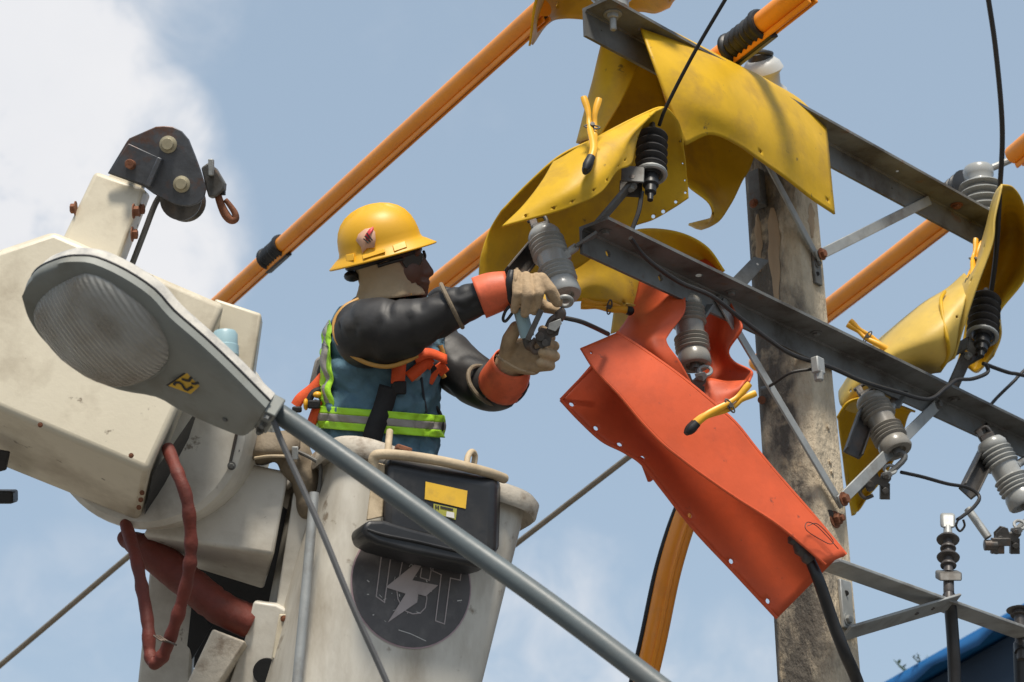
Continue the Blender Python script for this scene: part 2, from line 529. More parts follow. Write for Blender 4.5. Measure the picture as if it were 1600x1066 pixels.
def punched(name, g, idx, m, parent, thick, hr, bevel=0.0, flat=False):
    """sheet over a point grid with round holes at grid nodes"""
    nr, nc = len(g), len(g[0])
    mb = MB()
    mb.v = [p.copy() for r in g for p in r]
    skip = set()
    extra = []
    for (i, j) in idx:
        cells = {(i - 1, j - 1), (i - 1, j), (i, j - 1), (i, j)}
        if cells & skip: continue
        skip |= cells
        c = g[i][j]
        ring = [(i - 1, j - 1), (i - 1, j), (i - 1, j + 1), (i, j + 1), (i + 1, j + 1), (i + 1, j), (i + 1, j - 1), (i, j - 1)]
        a = (g[i][j + 1] - g[i][j - 1]).normalized(); b = (g[i + 1][j] - g[i - 1][j]); b = (b - a * b.dot(a)).normalized()
        k = len(mb.v)
        dirs = [(-1, -1), (0, -1), (1, -1), (1, 0), (1, 1), (0, 1), (-1, 1), (-1, 0)]
        # keep the hole inside its cells
        lim = min(min((g[r][q] - c).length for (r, q) in ring) * .8, hr)
        for (du, dv) in dirs:
            L = math.hypot(du, dv)
            mb.v.append(c + (a * (du / L) + b * (dv / L)) * lim)
        for q in range(8):
            r0, r1 = ring[q], ring[(q + 1) % 8]
            extra.append((r0[0] * nc + r0[1], r1[0] * nc + r1[1], k + (q + 1) % 8, k + q))
    for i in range(nr - 1):
        for j in range(nc - 1):
            if (i, j) in skip: continue
            mb.f.append((i * nc + j, i * nc + j + 1, (i + 1) * nc + j + 1, (i + 1) * nc + j))
    mb.f += extra
    return mb.build(name, m, parent, solid=thick, smooth=0 if flat else 35)


def ribbon(pts, half, nrm):
    """flat strip along a polyline in a plane with normal nrm"""
    mb = MB(); L = []; Rr = []
    n = len(pts)
    for i in range(n):
        a = pts[i] - pts[i - 1] if i > 0 else pts[1] - pts[0]
        b = pts[i + 1] - pts[i] if i < n - 1 else pts[-1] - pts[-2]
        t = (a.normalized() + b.normalized()).normalized()
        x = t.cross(nrm).normalized()
        k = 1 / max(.5, x.dot(a.normalized().cross(nrm).normalized()))
        L.append(pts[i] - x * half * k); Rr.append(pts[i] + x * half * k)
    mb.grid([L, Rr])
    return mb


def fan(poly):
    c = sum(poly, Vc((0, 0, 0))) / len(poly)
    mb = MB()
    mb.add([c] + list(poly), [(0, i + 1, (i + 1) % len(poly) + 1) for i in range(len(poly))])
    return mb


def bolt(parent, p, axis, r=.012, h=.012, m='galv_steel', name='bolt', shank=0.0):
    mb = MB()
    a = axis.normalized()
    mb.lathe(p, a, [(r * 1.5, 0), (r * 1.5, h * .2)], 16)
    mb.lathe(p + a * h * .2, a, [(r, 0), (r, h * .7), (r * .85, h * .8)], 6)
    if shank: mb.lathe(p + a * h, a, [(r * .55, 0), (r * .55, shank * .9), (r * .4, shank)], 10)
    return mb.build(name, m, parent)

# ================================================================== the setting
def struct(name, mb, m, parent=None, **kw):
    o = mb.build(name, m, parent, **kw)
    o['kind'] = 'structure'
    return o


ZU_ = Vc((0, 0, 1))
struct('ground', MB().add([Vc((-900, -900, 0)), Vc((900, -900, 0)), Vc((900, 900, 0)), Vc((-900, 900, 0))], [(0, 1, 2, 3)]), 'ground_dirt')
struct('road', MB().add([Vc((-200, -9, .004)), Vc((200, -9, .004)), Vc((200, 2.4, .004)), Vc((-200, 2.4, .004))], [(0, 1, 2, 3)]), 'asphalt')
struct('pavement', MB().hexa([Vc((-200, 2.4, .0)), Vc((200, 2.4, .0)), Vc((200, 8.2, .0)), Vc((-200, 8.2, .0)),
                              Vc((-200, 2.4, .13)), Vc((200, 2.4, .13)), Vc((200, 8.2, .13)), Vc((-200, 8.2, .13))]), 'pavement')

# ------------------------------------------------------------------ blue-roofed building far behind
e0, e1 = P(1340, 1092, 12.6), P(1660, 912, 11.8)      # front eave edge, rising to the right in the picture
edir = (e1 - e0); edir.z = 0; edir.normalize()
eb = Vc((-edir.y, edir.x, 0))
if eb.y < 0: eb = -eb
bld = thing('building', 'building with dark blue wall and bright blue roof edge, low at the right', 'building', (P(1500, 1040, 12.4).x, P(1500, 1040, 12.4).y, 0))
ez0 = e0.z - .02
slope = (e1.z - e0.z) / (Vc((e1.x, e1.y, 0)) - Vc((e0.x, e0.y, 0))).length
A = e0 - edir * 1.2 - Vc((0, 0, 1.2 * slope)); B = e1 + edir * 7 + Vc((0, 0, 7 * slope))
fas = MB().hexa([A - Vc((0, 0, .05)), B - Vc((0, 0, .05)), B - Vc((0, 0, .05)) + eb * 7, A - Vc((0, 0, .05)) + eb * 7, A, B, B + eb * 7, A + eb * 7])
roof = fas.build('roof', 'roof_blue', bld, bevel=.02)
mb = MB(); r0, r1 = [], []
for k in range(61):
    q = A.lerp(B, k / 60) - eb * .012
    r0.append(q + ZU_ * .004); r1.append(q - ZU_ * (.07 + .028 * math.sin(k * 2.1) + .012 * math.sin(k * 5.3)))
mb.grid([r0, r1]).build('eave_flashing', 'roof_blue', roof, solid=.006)
wa = A + eb * .12 + edir * .1; wb = B + eb * .12 - edir * .1
MB().hexa([Vc((wa.x, wa.y, 0)), Vc((wb.x, wb.y, 0)), Vc((wb.x, wb.y, 0)) + eb * 6.7, Vc((wa.x, wa.y, 0)) + eb * 6.7,
           wa - Vc((0, 0, .06)), wb - Vc((0, 0, .06)), wb + eb * 6.7 - Vc((0, 0, .06)), wa + eb * 6.7 - Vc((0, 0, .06))]).build('wall', 'wall_blue', bld)
for k in range(3):
    q0 = wa + edir * (1.5 + 2.6 * k) - eb * .03; q0.z = 4.6
    MB().box(q0, edir * .55, eb * .02, Vc((0, 0, .6))).build('window', 'dark_glass', bld, bevel=.004)


def weed(px, py, d, h, label):
    w = thing('roof_weed', label, 'plant', P(px, py, d), 'weeds rooted along the blue roof edge')
    mb = MB(); lf = MB()
    for k in range(3):
        a = P(px, py + 4, d) + RT * random.uniform(-.04, .04)
        b = a + Vc((random.uniform(-.08, .08), random.uniform(-.05, .05), h * random.uniform(.6, 1)))
        mb.spl([a, (a + b) / 2 + RT * random.uniform(-.02, .02), b], [.006, .004, .002], 5, 4)
        for j in range(4):
            t = random.uniform(.4, 1)
            c = a.lerp(b, t); u = Vc((random.uniform(-1, 1), random.uniform(-1, 1), random.uniform(.1, .9))).normalized() * random.uniform(.02, .04)
            v = u.cross(Vc((random.random(), random.random(), 1))).normalized() * .006
            lf.add([c, c + u * .5 + v, c + u, c + u * .5 - v], [(0, 1, 2, 3)])
    mb.build('stem', 'leaf', w, kind='stuff')
    lf.build('foliage', 'leaf', w, smooth=0, kind='stuff')


weed(1424, 1046, 12.4, .08, 'taller wispy weed left on the blue roof edge')
weed(1446, 1034, 12.35, .06, 'short weed on the blue roof edge, beside the taller one')

# ------------------------------------------------------------------ pole
ARM = (PZ(1600, 690, P(905, 360, 5.25).z) - P(905, 360, 5.25)); ARM.z = 0; ARM.normalize()
PERP = Vc((ARM.y, -ARM.x, 0))            # horizontal, square to the arms, towards the camera
ZU = Vc((0, 0, 1))
zL = P(905, 360, 5.25).z
zT = P(910, 18, 5.55).z
armL0, armL1 = P(905, 360, 5.25), PZ(1690, 732, zL)
armT0, armT1 = P(910, 18, 5.55), PZ(1560, 372, zT)


def on_line(a, b, px):
    """point of line ab that the photograph shows at column px"""
    lo, hi = 0.0, 1.0
    for _ in range(40):
        t = (lo + hi) / 2; q = a.lerp(b, t) - CAM
        x = 800 + FPX * q.dot(RT) / q.dot(FW)
        if x < px: lo = t
        else: hi = t
    return a.lerp(b, lo)


pw = .088                                  # half side at the arms
pc = on_line(armL0, armL1, 1284) - PERP * (pw + .012)
PX, PY = pc.x, pc.y
pole = thing('utility_pole', 'weathered stained concrete utility pole carrying the steel crossarms', 'utility pole', (PX, PY, 0))
mb = MB()
rows = []
zs = [0 + i * (zT + .10) / 40 for i in range(41)]
for z in zs:
    h = .135 - .0052 * z
    ch = h * .34
    ring = []
    for (a, b) in ((h, -h + ch), (h, h - ch), (h - ch, h), (-h + ch, h), (-h, h - ch), (-h, -h + ch), (-h + ch, -h), (h - ch, -h)):
        q = Vc((PX, PY, z)) + ARM * a + PERP * b
        q += (ARM * a + PERP * b) * (.025 * mnoise.noise(Vc((a * 9, b * 9, z * 2.2))))
        ring.append(q)
    rows.append(ring)
mb.grid(rows, close=True)
mb.f.append(tuple(range(len(mb.v) - 8, len(mb.v))))
mb.build('shaft', 'concrete', pole, smooth=0, bevel=.006)


def pole_face(px, py, face='front', out=0.003):
    z = 8.0
    n = PERP if face == 'front' else -ARM
    q = None
    for _ in range(4):
        h = .135 - .0052 * z
        q = PPL(px, py, Vc((PX, PY, 0)) + n * (h + out), n); z = q.z
    return q


# clay streaks left on the pole
rc = random.Random(5)
for (xa, xb, y0, y1) in ((1197, 1216, 325, 478), (1178, 1189, 335, 425), (1262, 1272, 318, 372)):
    face = 'left' if xa < 1240 else 'front'
    Lp, Rp = [], []
    for k in range(15):
        t = k / 14
        y = y0 + (y1 - y0) * t
        wob = 3.5 * mnoise.noise(Vc((t * 5, xa, 0))); nar = (1 - .7 * max(0, t - .55) / .45) * min(1, .35 + t * 3)
        cx = (xa + xb) / 2 + (y - y0) * .045 + wob; hw = (xb - xa) / 2 * nar * (.7 + .6 * abs(mnoise.noise(Vc((t * 9, xb, 3)))) + .15)
        Lp.append(pole_face(cx - hw, y, face, .0012)); Rp.append(pole_face(cx + hw, y, face, .0012))
    MB().grid([Lp, [a_.lerp(b_, .5) + (PERP if face == 'front' else -ARM) * .0025 for a_, b_ in zip(Lp, Rp)], Rp]).build('clay_streak', 'clay', pole)
for (x, y, n_) in ((1293, 668, 'front'), (1296, 722, 'front'), (1299, 738, 'front')):
    c = pole_face(x, y, n_, 0)
    bolt(pole, c, PERP, .007, .006, 'concrete', 'knob')
MB().cyl(pole_face(1190, 625, 'left', -.05), pole_face(1190, 625, 'left', .04), .012, 12).build('step_stub', 'rust', pole)
bolt(pole, pole_face(1304, 812, 'front', 0), PERP, .017, .022, 'rust', 'through_bolt', .01)
MB().cyl(pole_face(1296, 803, 'front', -.004), pole_face(1296, 803, 'front', .002), .012, 14).build('bolt_hole', 'black_slit', pole)


# ------------------------------------------------------------------ angle-iron crossarms
def flange(name, o, a, b, wv, thick, holes, m='galv_steel'):
    """flat steel leg from line a-b across wv, punched at (photo column, fraction across)"""
    L = (b - a).length
    ts = {i / 24 for i in range(25)}; hs = []
    fr = .017 / wv.length
    rowp = {0.0, 1.0}
    for (px, f) in holes:
        t = (on_line(a + wv * f, b + wv * f, px) - (a + wv * f)).length / L
        ts = {q for q in ts if abs(q - t) > .022 / L or q in (0.0, 1.0)}
        ts |= {t - .016 / L, t, t + .016 / L}; rowp |= {round(f - fr, 4), round(f, 4), round(f + fr, 4)}; hs.append((t, round(f, 4)))
    ts = sorted(ts); rowp = sorted(rowp)
    g = [[a.lerp(b, t) + wv * f for t in ts] for f in rowp]
    return punched(name, g, [(rowp.index(f), ts.index(t)) for (t, f) in hs], m, o, thick, .0105, flat=True)


def angle_iron(name, label, a, b, w, h, top_holes, rear_holes, t=.009):
    """corner line a-b (rear top); horizontal flange comes forward, vertical flange hangs at the rear"""
    o = thing(name, label, 'crossarm', a, 'steel crossarms')
    flange('top_flange', o, a + ZU * t / 2, b + ZU * t / 2, PERP * w, t, top_holes)
    e = .0005
    flange('rear_flange', o, a + PERP * t / 2 - ZU * e, b + PERP * t / 2 - ZU * e, -ZU * h, t, rear_holes)
    MB().cyl(a + PERP * t - ZU * .0, b + PERP * t - ZU * .0, .005, 8).build('root_fillet', 'galv_steel', o)
    return o


lower = angle_iron('crossarm', 'lower dark steel angle crossarm running in front of the pole to the right edge', armL0, armL1, .095, .066,
                   ((1092, .5), (1495, .5), (1608, .5)), ((948, .5), (1030, .5)))
upper = angle_iron('crossarm', 'upper steel angle crossarm partly under the big yellow blanket', armT0, armT1, .095, .078,
                   ((958, .4), (1000, .5), (1402, .5)), ((938, .45), (1392, .5), (1512, .5)))
for px in (925, 1122, 1255, 1470):
    c = on_line(armL0, armL1, px)
    bolt(lower, c + PERP * .045 - ZU * .001, -ZU, .011, .010, 'galv_steel')
c = on_line(armT0, armT1, 935)
bolt(upper, c + PERP * .05 - ZU * .001, -ZU, .017, .016, 'bright_galv', 'insulator_pin', .035)
bolt(upper, on_line(armT0, armT1, 1476) + PERP * .045 - ZU * .001, -ZU, .014, .012, 'rust')


def brace(o, pts, w, t=.007, m='bright_galv', n=None):
    """flat bar between two points facing n"""
    a, b = pts
    n = n or PERP
    d = (b - a).normalized(); x = d.cross(n).normalized()
    a2, b2 = a - d * .02, b + d * .02
    return MB().box((a2 + b2) / 2, d * ((b2 - a2).length / 2), x * (w / 2), n * (t / 2)).build('brace', m, o, bevel=.002)


# V brace of the lower arm: both legs meet on the pole front at (1310,782)
vp = pole_face(1310, 782, 'front', .02)
b1 = on_line(armL0, armL1, 1118) - ZU * .03 + PERP * .016
b2 = on_line(armL0, armL1, 1455) - ZU * .03 + PERP * .018
brace(lower, (b1, vp), .030)
brace(lower, (b2, vp + PERP * .012), .036)
bolt(lower, vp + PERP * .017, PERP, .014, .016, 'rust')
bolt(lower, b1 + PERP * .004, PERP, .012, .012, 'galv_steel'); bolt(lower, b2 + PERP * .004, PERP, .012, .012, 'galv_steel')
# V brace of the upper arm: meets at (1277,402)
vq = pole_face(1276, 400, 'front', .012)
b3 = on_line(armT0, armT1, 1130) - ZU * .02 + PERP * .02
b4 = on_line(armT0, armT1, 1440) - ZU * .025 + PERP * .016
brace(upper, (b3, vq), .026)
brace(upper, (b4, vq + PERP * .012), .032)
bolt(upper, vq + PERP * .018, PERP, .013, .014, 'rust')
MB().box(pole_face(1276, 420, 'front', .006), ARM * .018, ZU * .052, PERP * .005).build('mounting_plate', 'galv_steel', upper, bevel=.002)
bolt(upper, pole_face(1277, 412, 'front', .012), PERP, .009, .012, 'galv_steel')
MB().cyl(pole_face(1277, 428, 'front', .011), pole_face(1277, 428, 'front', .0125), .007, 12).build('bolt_hole', 'black_slit', upper)
# channel stub on the pole's left edge under the blanket
mb = MB(); a = pole_face(1183, 296, 'left', .02)
mb.box(a, PERP * .022, (-ARM) * .016, ZU * .06)
mb.build('pole_bracket', 'galv_steel', pole, bevel=.003)
bolt(pole, pole_face(1178, 318, 'left', .036), -ARM, .01, .012, 'rust')

# small flat stub on the lower arm in front of the pole (1175,425)
q = PP([(1142, 440, 5.72), (1177, 404, 5.80), (1201, 409, 5.83), (1166, 447, 5.74)])
MB().prism(q, UP * .006).build('stub_plate', 'galv_steel', lower, bevel=.0015)
MB().prism([P(x, y, 5.795) - UP * .0 for (x, y) in [(1177, 413), (1184, 411), (1186, 414), (1179, 416)]], FW * .006).build('square_hole', 'label_white', lower)

# ------------------------------------------------------------------ lower flat bars
fl = thing('cable_bracket', 'flat steel bar and cross strut bolted low on the pole holding cable ends', 'bracket', P(1310, 885, 5.6))
f0 = P(1292, 880, 5.52); f1 = PZ(1606, 992, f0.z)
MB().bar(f0, f1, .085, .010).build('long_bar', 'bright_galv', fl, bevel=.002)
g1 = on_line(f0, f1, 1462) - ZU * .008 + PERP * .02
g0 = pole_face(1328, 988, 'front', .03)
gd = (g1 - g0).normalized()
MB().bar(g0 - gd * .02, g1 + gd * .06 - ZU * .006, .066, .008, up=ZU * .8 + FW * .6).build('cross_strut', 'bright_galv', fl, bevel=.002)
bolt(fl, g1 - gd * .05 - ZU * .004, -ZU, .008, .005, 'dark_steel'); bolt(fl, g1 - gd * .12 - ZU * .004, -ZU, .008, .005, 'dark_steel')
MB().box(pole_face(1322, 945, 'front', .006), ARM * .028, ZU * .07, PERP * .006).build('wall_plate', 'bright_galv', fl, bevel=.003)
MB().cyl(pole_face(1322, 927, 'front', .0125), pole_face(1322, 927, 'front', .014), .008, 14).build('bolt_hole', 'black_slit', fl)
bolt(fl, pole_face(1324, 968, 'front', .012), PERP, .012, .012, 'bright_galv')


# ------------------------------------------------------------------ orange line hoses over the conductors
def line_hose(label, a, b, r, slit_dir, couplers=(), ext=1.0):
    t = (b - a).normalized()
    o = thing('line_hose', label, 'line hose', a.lerp(b, .5), 'orange insulating line hoses')
    a2, b2 = a - t * ext, b + t * .0
    n = 14
    pts = [a2.lerp(b2, i / n) for i in range(n + 1)]
    MB().tube(pts, r, 24).build('hose', 'orange_plastic', o)
    s = (slit_dir - t * slit_dir.dot(t)).normalized()
    x = t.cross(s)
    # two closing lips along the split, the gap between them dark
    for k in (-1, 1):
        mb = MB()
        q = s * (r * 1.02) + x * (k * r * .38)
        mb.box((a2 + b2) / 2 + q + s * r * .18, t * ((b2 - a2).length / 2), x * (r * .14), s * (r * .26))
        mb.build('lip', 'orange_plastic', o, bevel=r * .1)
    MB().box((a2 + b2) / 2 + s * r * .98, t * ((b2 - a2).length / 2), x * (r * .22), s * (r * .05)).build('split', 'black_slit', o)
    for c in couplers:
        cc = a.lerp(b, c)
        L = max(.135, r * 5)
        pr = []
        m = 9
        for i in range(m * 4 + 1):
            h = -L / 2 + L * i / (m * 4)
            pr.append((r * (1.10 + .10 * (1 + math.sin(i / 4 * 2 * math.pi * .75))) * (1.12 if abs(h) > L * .4 else 1), h))
        MB().lathe(cc, t, pr, 24).build('coupler', 'black_rubber', o)
        MB().box(cc + s * r * 1.42, t * (L * .62), x * (r * .42), s * (r * .3)).build('coupler_lip', 'black_rubber', o, bevel=r * .1)
    return o


SL = (-UP + RT * .5 - FW * .35)
zH = zT + .15
h1a, h1b = PZ(345, 470, zH), PZ(848, 12, zH)
line_hose('long orange line hose from boom up to the top left yellow blanket', h1a, h1b, .029, SL, (.21,), 1.5)
h2a, h2b = PZ(690, 436, zH), PZ(1262, -20, zH)
line_hose('orange line hose behind the lineman\'s forearm, rising behind the top blanket', h2a, h2b, .034, SL, (.868,), .9)
h3a, h3b = PZ(1290, 484, zH), PZ(1478, 338, zH)
line_hose('orange line hose seen behind the pole, below the upper crossarm', h3a, h3b, .033, SL, (), .6)
h4a, h4b = PZ(1584, 242, zH + .02), PZ(1680, 160, zH + .02)
line_hose('short orange line hose end at the right edge above the grey insulator', h4a, h4b, .033, SL, (), 0)
# black boot where hose 3 meets the grey insulator
mb = MB(); t = (h4b - h3a).normalized(); cc = PZ(1494, 304, zH + .05)
pr = [(.046 + .007 * (1 + math.sin(i * 1.25)), -.075 + .15 * i / 26) for i in range(27)]
mb.lathe(cc, t, pr, 22)
tag(mb.build('hose_boot', 'black_rubber'), 'ribbed black rubber boot behind the far end of the upper crossarm', 'boot')
# hanging hose at the lower centre
hp = PP([(930, 1600, 5.6), (962, 1300, 5.85), (995, 1120, 6.0), (1022, 1000, 6.05), (1048, 880, 6.12), (1082, 780, 6.2), (1130, 690, 6.3)])
hh = thing('line_hose', 'orange split hose hanging down below the orange blanket, black along one side', 'line hose', hp[2], 'orange insulating line hoses')
MB().spl(hp, .038, 22, 10).build('hose', 'orange_plastic', hh)
MB().spl([p - RT * .038 - FW * .011 for p in hp], .009, 8, 10).build('split', 'black_slit', hh)
MB().spl([p + RT * .008 - FW * .036 for p in hp], .008, 8, 10).build('lip', 'orange_plastic', hh)


# ------------------------------------------------------------------ wires
def wire(name, label, pts, r, m='wire_black', group=None, cat='wire'):
    o = MB().spl(PP(pts), r, 8, 10).build(name, m)
    return tag(o, label, cat, group)


wire('guy_wire', 'taut bare wire crossing the lower left corner behind the boom', [(-1000, 1880, 10.0), (-120, 1141, 8.2), (205, 866, 7.6), (345, 750, 7.4)], .011, 'wire_bare')
wire('guy_wire', 'taut bare wire rising from behind the bucket to the orange blanket', [(-100, 1548, 9.6), (700, 932, 7.6), (985, 712, 7.0), (1080, 640, 6.8)], .0105, 'wire_bare')
wire('jumper_wire', 'thin black wire leaving the top of the yellow-wrapped arrester', [(1030, 196, 5.42), (1042, 165, 5.38), (1085, 82, 5.3), (1140, -12, 5.2)], .0052)
wire('jumper_wire', 'black wire dropping from the top right edge into the folded yellow blanket', [(1543, -10, 6.4), (1556, 80, 6.42), (1566, 200, 6.45), (1562, 300, 6.5), (1556, 400, 6.6), (1545, 480, 6.7)], .0082)
wire('jumper_wire', 'black wire hanging from arrester bracket to lower crossarm', [(1003, 300, 5.33), (998, 330, 5.3), (988, 358, 5.28)], .006)
wire('jumper_wire', 'short black wire from the gloved hand to the orange blanket', [(878, 496, 5.08), (905, 502, 5.1), (925, 510, 5.15), (950, 522, 5.25)], .0062)
wire('ground_wire', 'black wire sagging along the underside of the lower crossarm', [(985, 372, 5.24), (1010, 404, 5.3), (1060, 440, 5.37), (1110, 462, 5.42), (1150, 492, 5.5), (1200, 530, 5.56), (1240, 555, 5.6),
     (1300, 575, 5.72), (1345, 595, 5.8), (1400, 612, 5.95), (1450, 624, 6.1), (1478, 606, 6.2), (1495, 594, 6.3), (1520, 592, 6.35), (1543, 582, 6.4), (1540, 568, 6.4)], .0062)
wire('tie_wire', 'black tie wire looped from the clamp on the pole to the left', [(1268, 577, 5.66), (1235, 583, 5.66), (1205, 602, 5.7), (1190, 607, 5.8)], .0045)
wire('jumper_wire', 'black wire running right from the second arrester to the frame edge', [(1536, 568, 6.42), (1575, 582, 6.5), (1612, 590, 6.55), (1800, 640, 6.8)], .0065)
wire('jumper_wire', 'black wire slanting down left behind the crossarm at the right edge', [(1800, 390, 7.2), (1612, 568, 6.9), (1585, 595, 6.85), (1552, 628, 6.8), (1540, 650, 6.75), (1544, 682, 6.55)], .0055)
wire('jumper_wire', 'black wire linking the far cutout hinge to the right hand cutout', [(1408, 738, 6.1), (1440, 745, 6.15), (1480, 756, 6.2), (1512, 762, 6.25), (1530, 776, 6.25), (1522, 792, 6.2), (1505, 806, 6.15), (1496, 812, 6.12)], .0058)
wire('wire_loop', 'small black wire ring hanging beside the pale cable lug', [(1497, 812, 6.1), (1494, 822, 6.1), (1500, 830, 6.1), (1507, 822, 6.1), (1505, 812, 6.1)], .0035)
mb = MB(); c = P(1278, 572, 5.63)
mb.box(c, PERP * .012, ARM * .018, ZU * .024)
mb.lathe(c - ZU * .045, ZU, [(.012, 0), (.014, .03)], 10)
tag(mb.build('wire_clamp', 'bright_galv', bevel=.004), 'small pale metal clamp under the lower crossarm at the pole', 'clamp')


# ------------------------------------------------------------------ fused cutouts
def ribbed(L, r, ribs, smooth_=((.0, .75), (.06, .9), (.12, .88)), end=.93):
    """(radius, distance) profile of an insulator of length L"""
    pr = [(.001, 0)] + [(r * q, L * h) for (h, q) in smooth_]
    for (h0, h1, n) in ribs:
        for i in range(n):
            a = h0 + (h1 - h0) * i / n; w = (h1 - h0) / n
            pr += [(r * .80, L * a), (r * .97, L * (a + .3 * w)), (r * 1.0, L * (a + .5 * w)), (r * .97, L * (a + .62 * w)), (r * .82, L * (a + .85 * w))]
    pr += [(r * end, L * .86), (r * .96, L * .97), (r * .88, L), (r * .55, L), (r * .5, L * .95), (.001, L * .95)]
    return pr


def cutout(label, top, bot, r, porc, arm_pt, group='fused cutouts hanging from the crossarms', channel=None, tube=None, hinge=None, seed=1):
    a, b = P(*top), P(*bot)
    ax = (b - a); L = ax.length
    o = thing('fuse_cutout', label, 'fuse cutout', (a + b) / 2, group)
    MB().lathe(a, ax, ribbed(L, r, ((.14, .40, 4), (.56, .80, 4))), 28).build('insulator', porc, o, smooth=50)
    t = ax.normalized()
    mid = a.lerp(b, .48)
    q = arm_pt
    br = MB(); br.cyl(mid, mid.lerp(q, .55), .011, 12); br.lathe(mid.lerp(q, .25), (q - mid), [(.019, 0), (.019, .012)], 6)
    br.build('mounting_bolt', 'bright_galv', o)
    MB().bar(mid.lerp(q, .5), q, .045, .008, up=ZU + PERP * .2).build('bracket', 'galv_steel', o, bevel=.0015)
    rnd = random.Random(seed)
    # top contact
    mb = MB(); x = t.cross(FW).normalized()
    mb.box(a - t * .012, x * .022, t * .018, FW * .018)
    mb.box(a - t * .03 - x * .015, x * .010, t * .022, FW * .01)
    mb.tube(crom([a - t * .02 + x * .02, a - t * .05 + x * .012, a - t * .045 - x * .03], 5), .006, 8)
    mb.build('top_contact', 'dark_steel', o, bevel=.002)
    if channel:
        c0, c1 = P(*channel[0]), P(*channel[1])
        ct = (c1 - c0).normalized(); n = (FW - ct * FW.dot(ct)).normalized(); s_ = ct.cross(n)
        mb = MB(); mid_ = (c0 + c1) / 2; hl = (c1 - c0).length / 2
        mb.box(mid_, ct * hl, s_ * .024, n * .003)
        for k in (-1, 1): mb.box(mid_ + s_ * (.024 * k) - n * .015, ct * hl, s_ * .003, n * .0175)
        mb.build('contact_arm', 'dark_steel', o, bevel=.0015)
    if hinge:
        h = P(*hinge); mb = MB()
        k_ = .85 + .1 * rnd.random()
        prof_ = [(-.052, .012), (-.03, .034), (-.012, .03), (-.006, .012), (.012, .014), (.022, .036), (.036, .03), (.034, .006), (.022, -.008), (.026, -.034), (.012, -.044), (.004, -.016), (-.014, -.01), (-.024, -.03), (-.04, -.036), (-.05, -.014)]
        for dz in (-.018, .014):
            mb.prism([h + RT * (x_ * k_) + UP * (y_ * k_) + FW * dz for (x_, y_) in prof_], FW * .004)
        for (x_, y_, r_) in ((-.038, -.008, .010), (.016, .018, .008), (.014, -.03, .009)):
            mb.cyl(h + RT * (x_ * k_) + UP * (y_ * k_) - FW * .026, h + RT * (x_ * k_) + UP * (y_ * k_) + FW * .024, r_, 12)
        mb.spl([h - RT * .045 - UP * .01, h - RT * .06 - UP * .03, h - RT * .045 - UP * .05, h - RT * .02 - UP * .042], .006, 8, 5)
        mb.box(h + RT * .014 - UP * .03, RT * .014, UP * .024, FW * .011)
        mb.build('hinge', 'dark_steel', o, bevel=.001)
        MB().prism([h + RT * (x_ * k_) + UP * (y_ * k_) - FW * .024 for (x_, y_) in [(.0, .03), (.03, .036), (.038, .02), (.026, .008), (.006, .012)]], FW * .005).build('trunnion', 'galv_steel', o, bevel=.001)
        mb = MB(); mb.tube(crom([b - t * .01, b + t * .03 + x * .01, h], 5), .009, 10)
        mb.lathe(b - t * .03, t, [(.012, 0), (.014, .04)], 10)
        mb.build('lower_contact', 'galv_steel', o)
        ring = [h + RT * .03 + UP * .035 + (RT * math.cos(k / 16 * 6.3) + (UP * .7 + FW * .7) * math.sin(k / 16 * 6.3)) * .017 for k in range(17)]
        MB().tube(ring, .005, 8).build('pull_ring', 'bright_galv', o)
    if tube:
        MB().cyl(P(*tube[0]), P(*tube[1]), tube[2], 14).build('fuse_tube', tube[3], o)
    return o


ca = cutout('grey cutout insulator right at the lineman\'s gloved hands', (848, 362, 5.28), (882, 464, 5.16), .0475, 'porcelain', armL0 + PERP * .03 - ZU * .01 + ARM * .03,
            channel=((838, 388, 5.33), (798, 436, 5.25)), seed=3)
cb = cutout('cutout insulator half wrapped in the orange blanket', (1072, 468, 5.58), (1086, 572, 5.48), .0475, 'porcelain_brown', on_line(armL0, armL1, 1100) - ZU * .05 + PERP * .01,
            hinge=(1084, 600, 5.46), seed=5)
cc_ = cutout('cutout insulator behind the brace right of the pole', (1358, 622, 6.22), (1402, 706, 6.1), .052, 'porcelain_brown', on_line(armL0, armL1, 1408) - ZU * .03,
             channel=((1352, 650, 6.2), (1330, 712, 6.12)), hinge=(1375, 752, 6.08), seed=8)
cd_ = cutout('pale cutout insulator hanging at the right edge under the crossarm', (1546, 690, 6.5), (1602, 790, 6.4), .054, 'porcelain', on_line(armL0, armL1, 1620) - ZU * .02,
             channel=((1538, 712, 6.52), (1508, 772, 6.35)), tube=((1512, 795, 6.3), (1544, 840, 6.25), .0125, 'bright_galv'), hinge=(1578, 838, 6.3), seed=11)
# lower end of that tube
mb = MB(); h = P(1548, 852, 6.25)
mb.cyl(h - RT * .02, h + RT * .02, .017, 12); mb.box(h + RT * .03 + UP * .01, RT * .028, UP * .012, FW * .012); mb.box(h + RT * .02 - UP * .01, RT * .02, UP * .016, FW * .01)
mb.build('tube_hinge', 'dark_steel', cd_, bevel=.002)


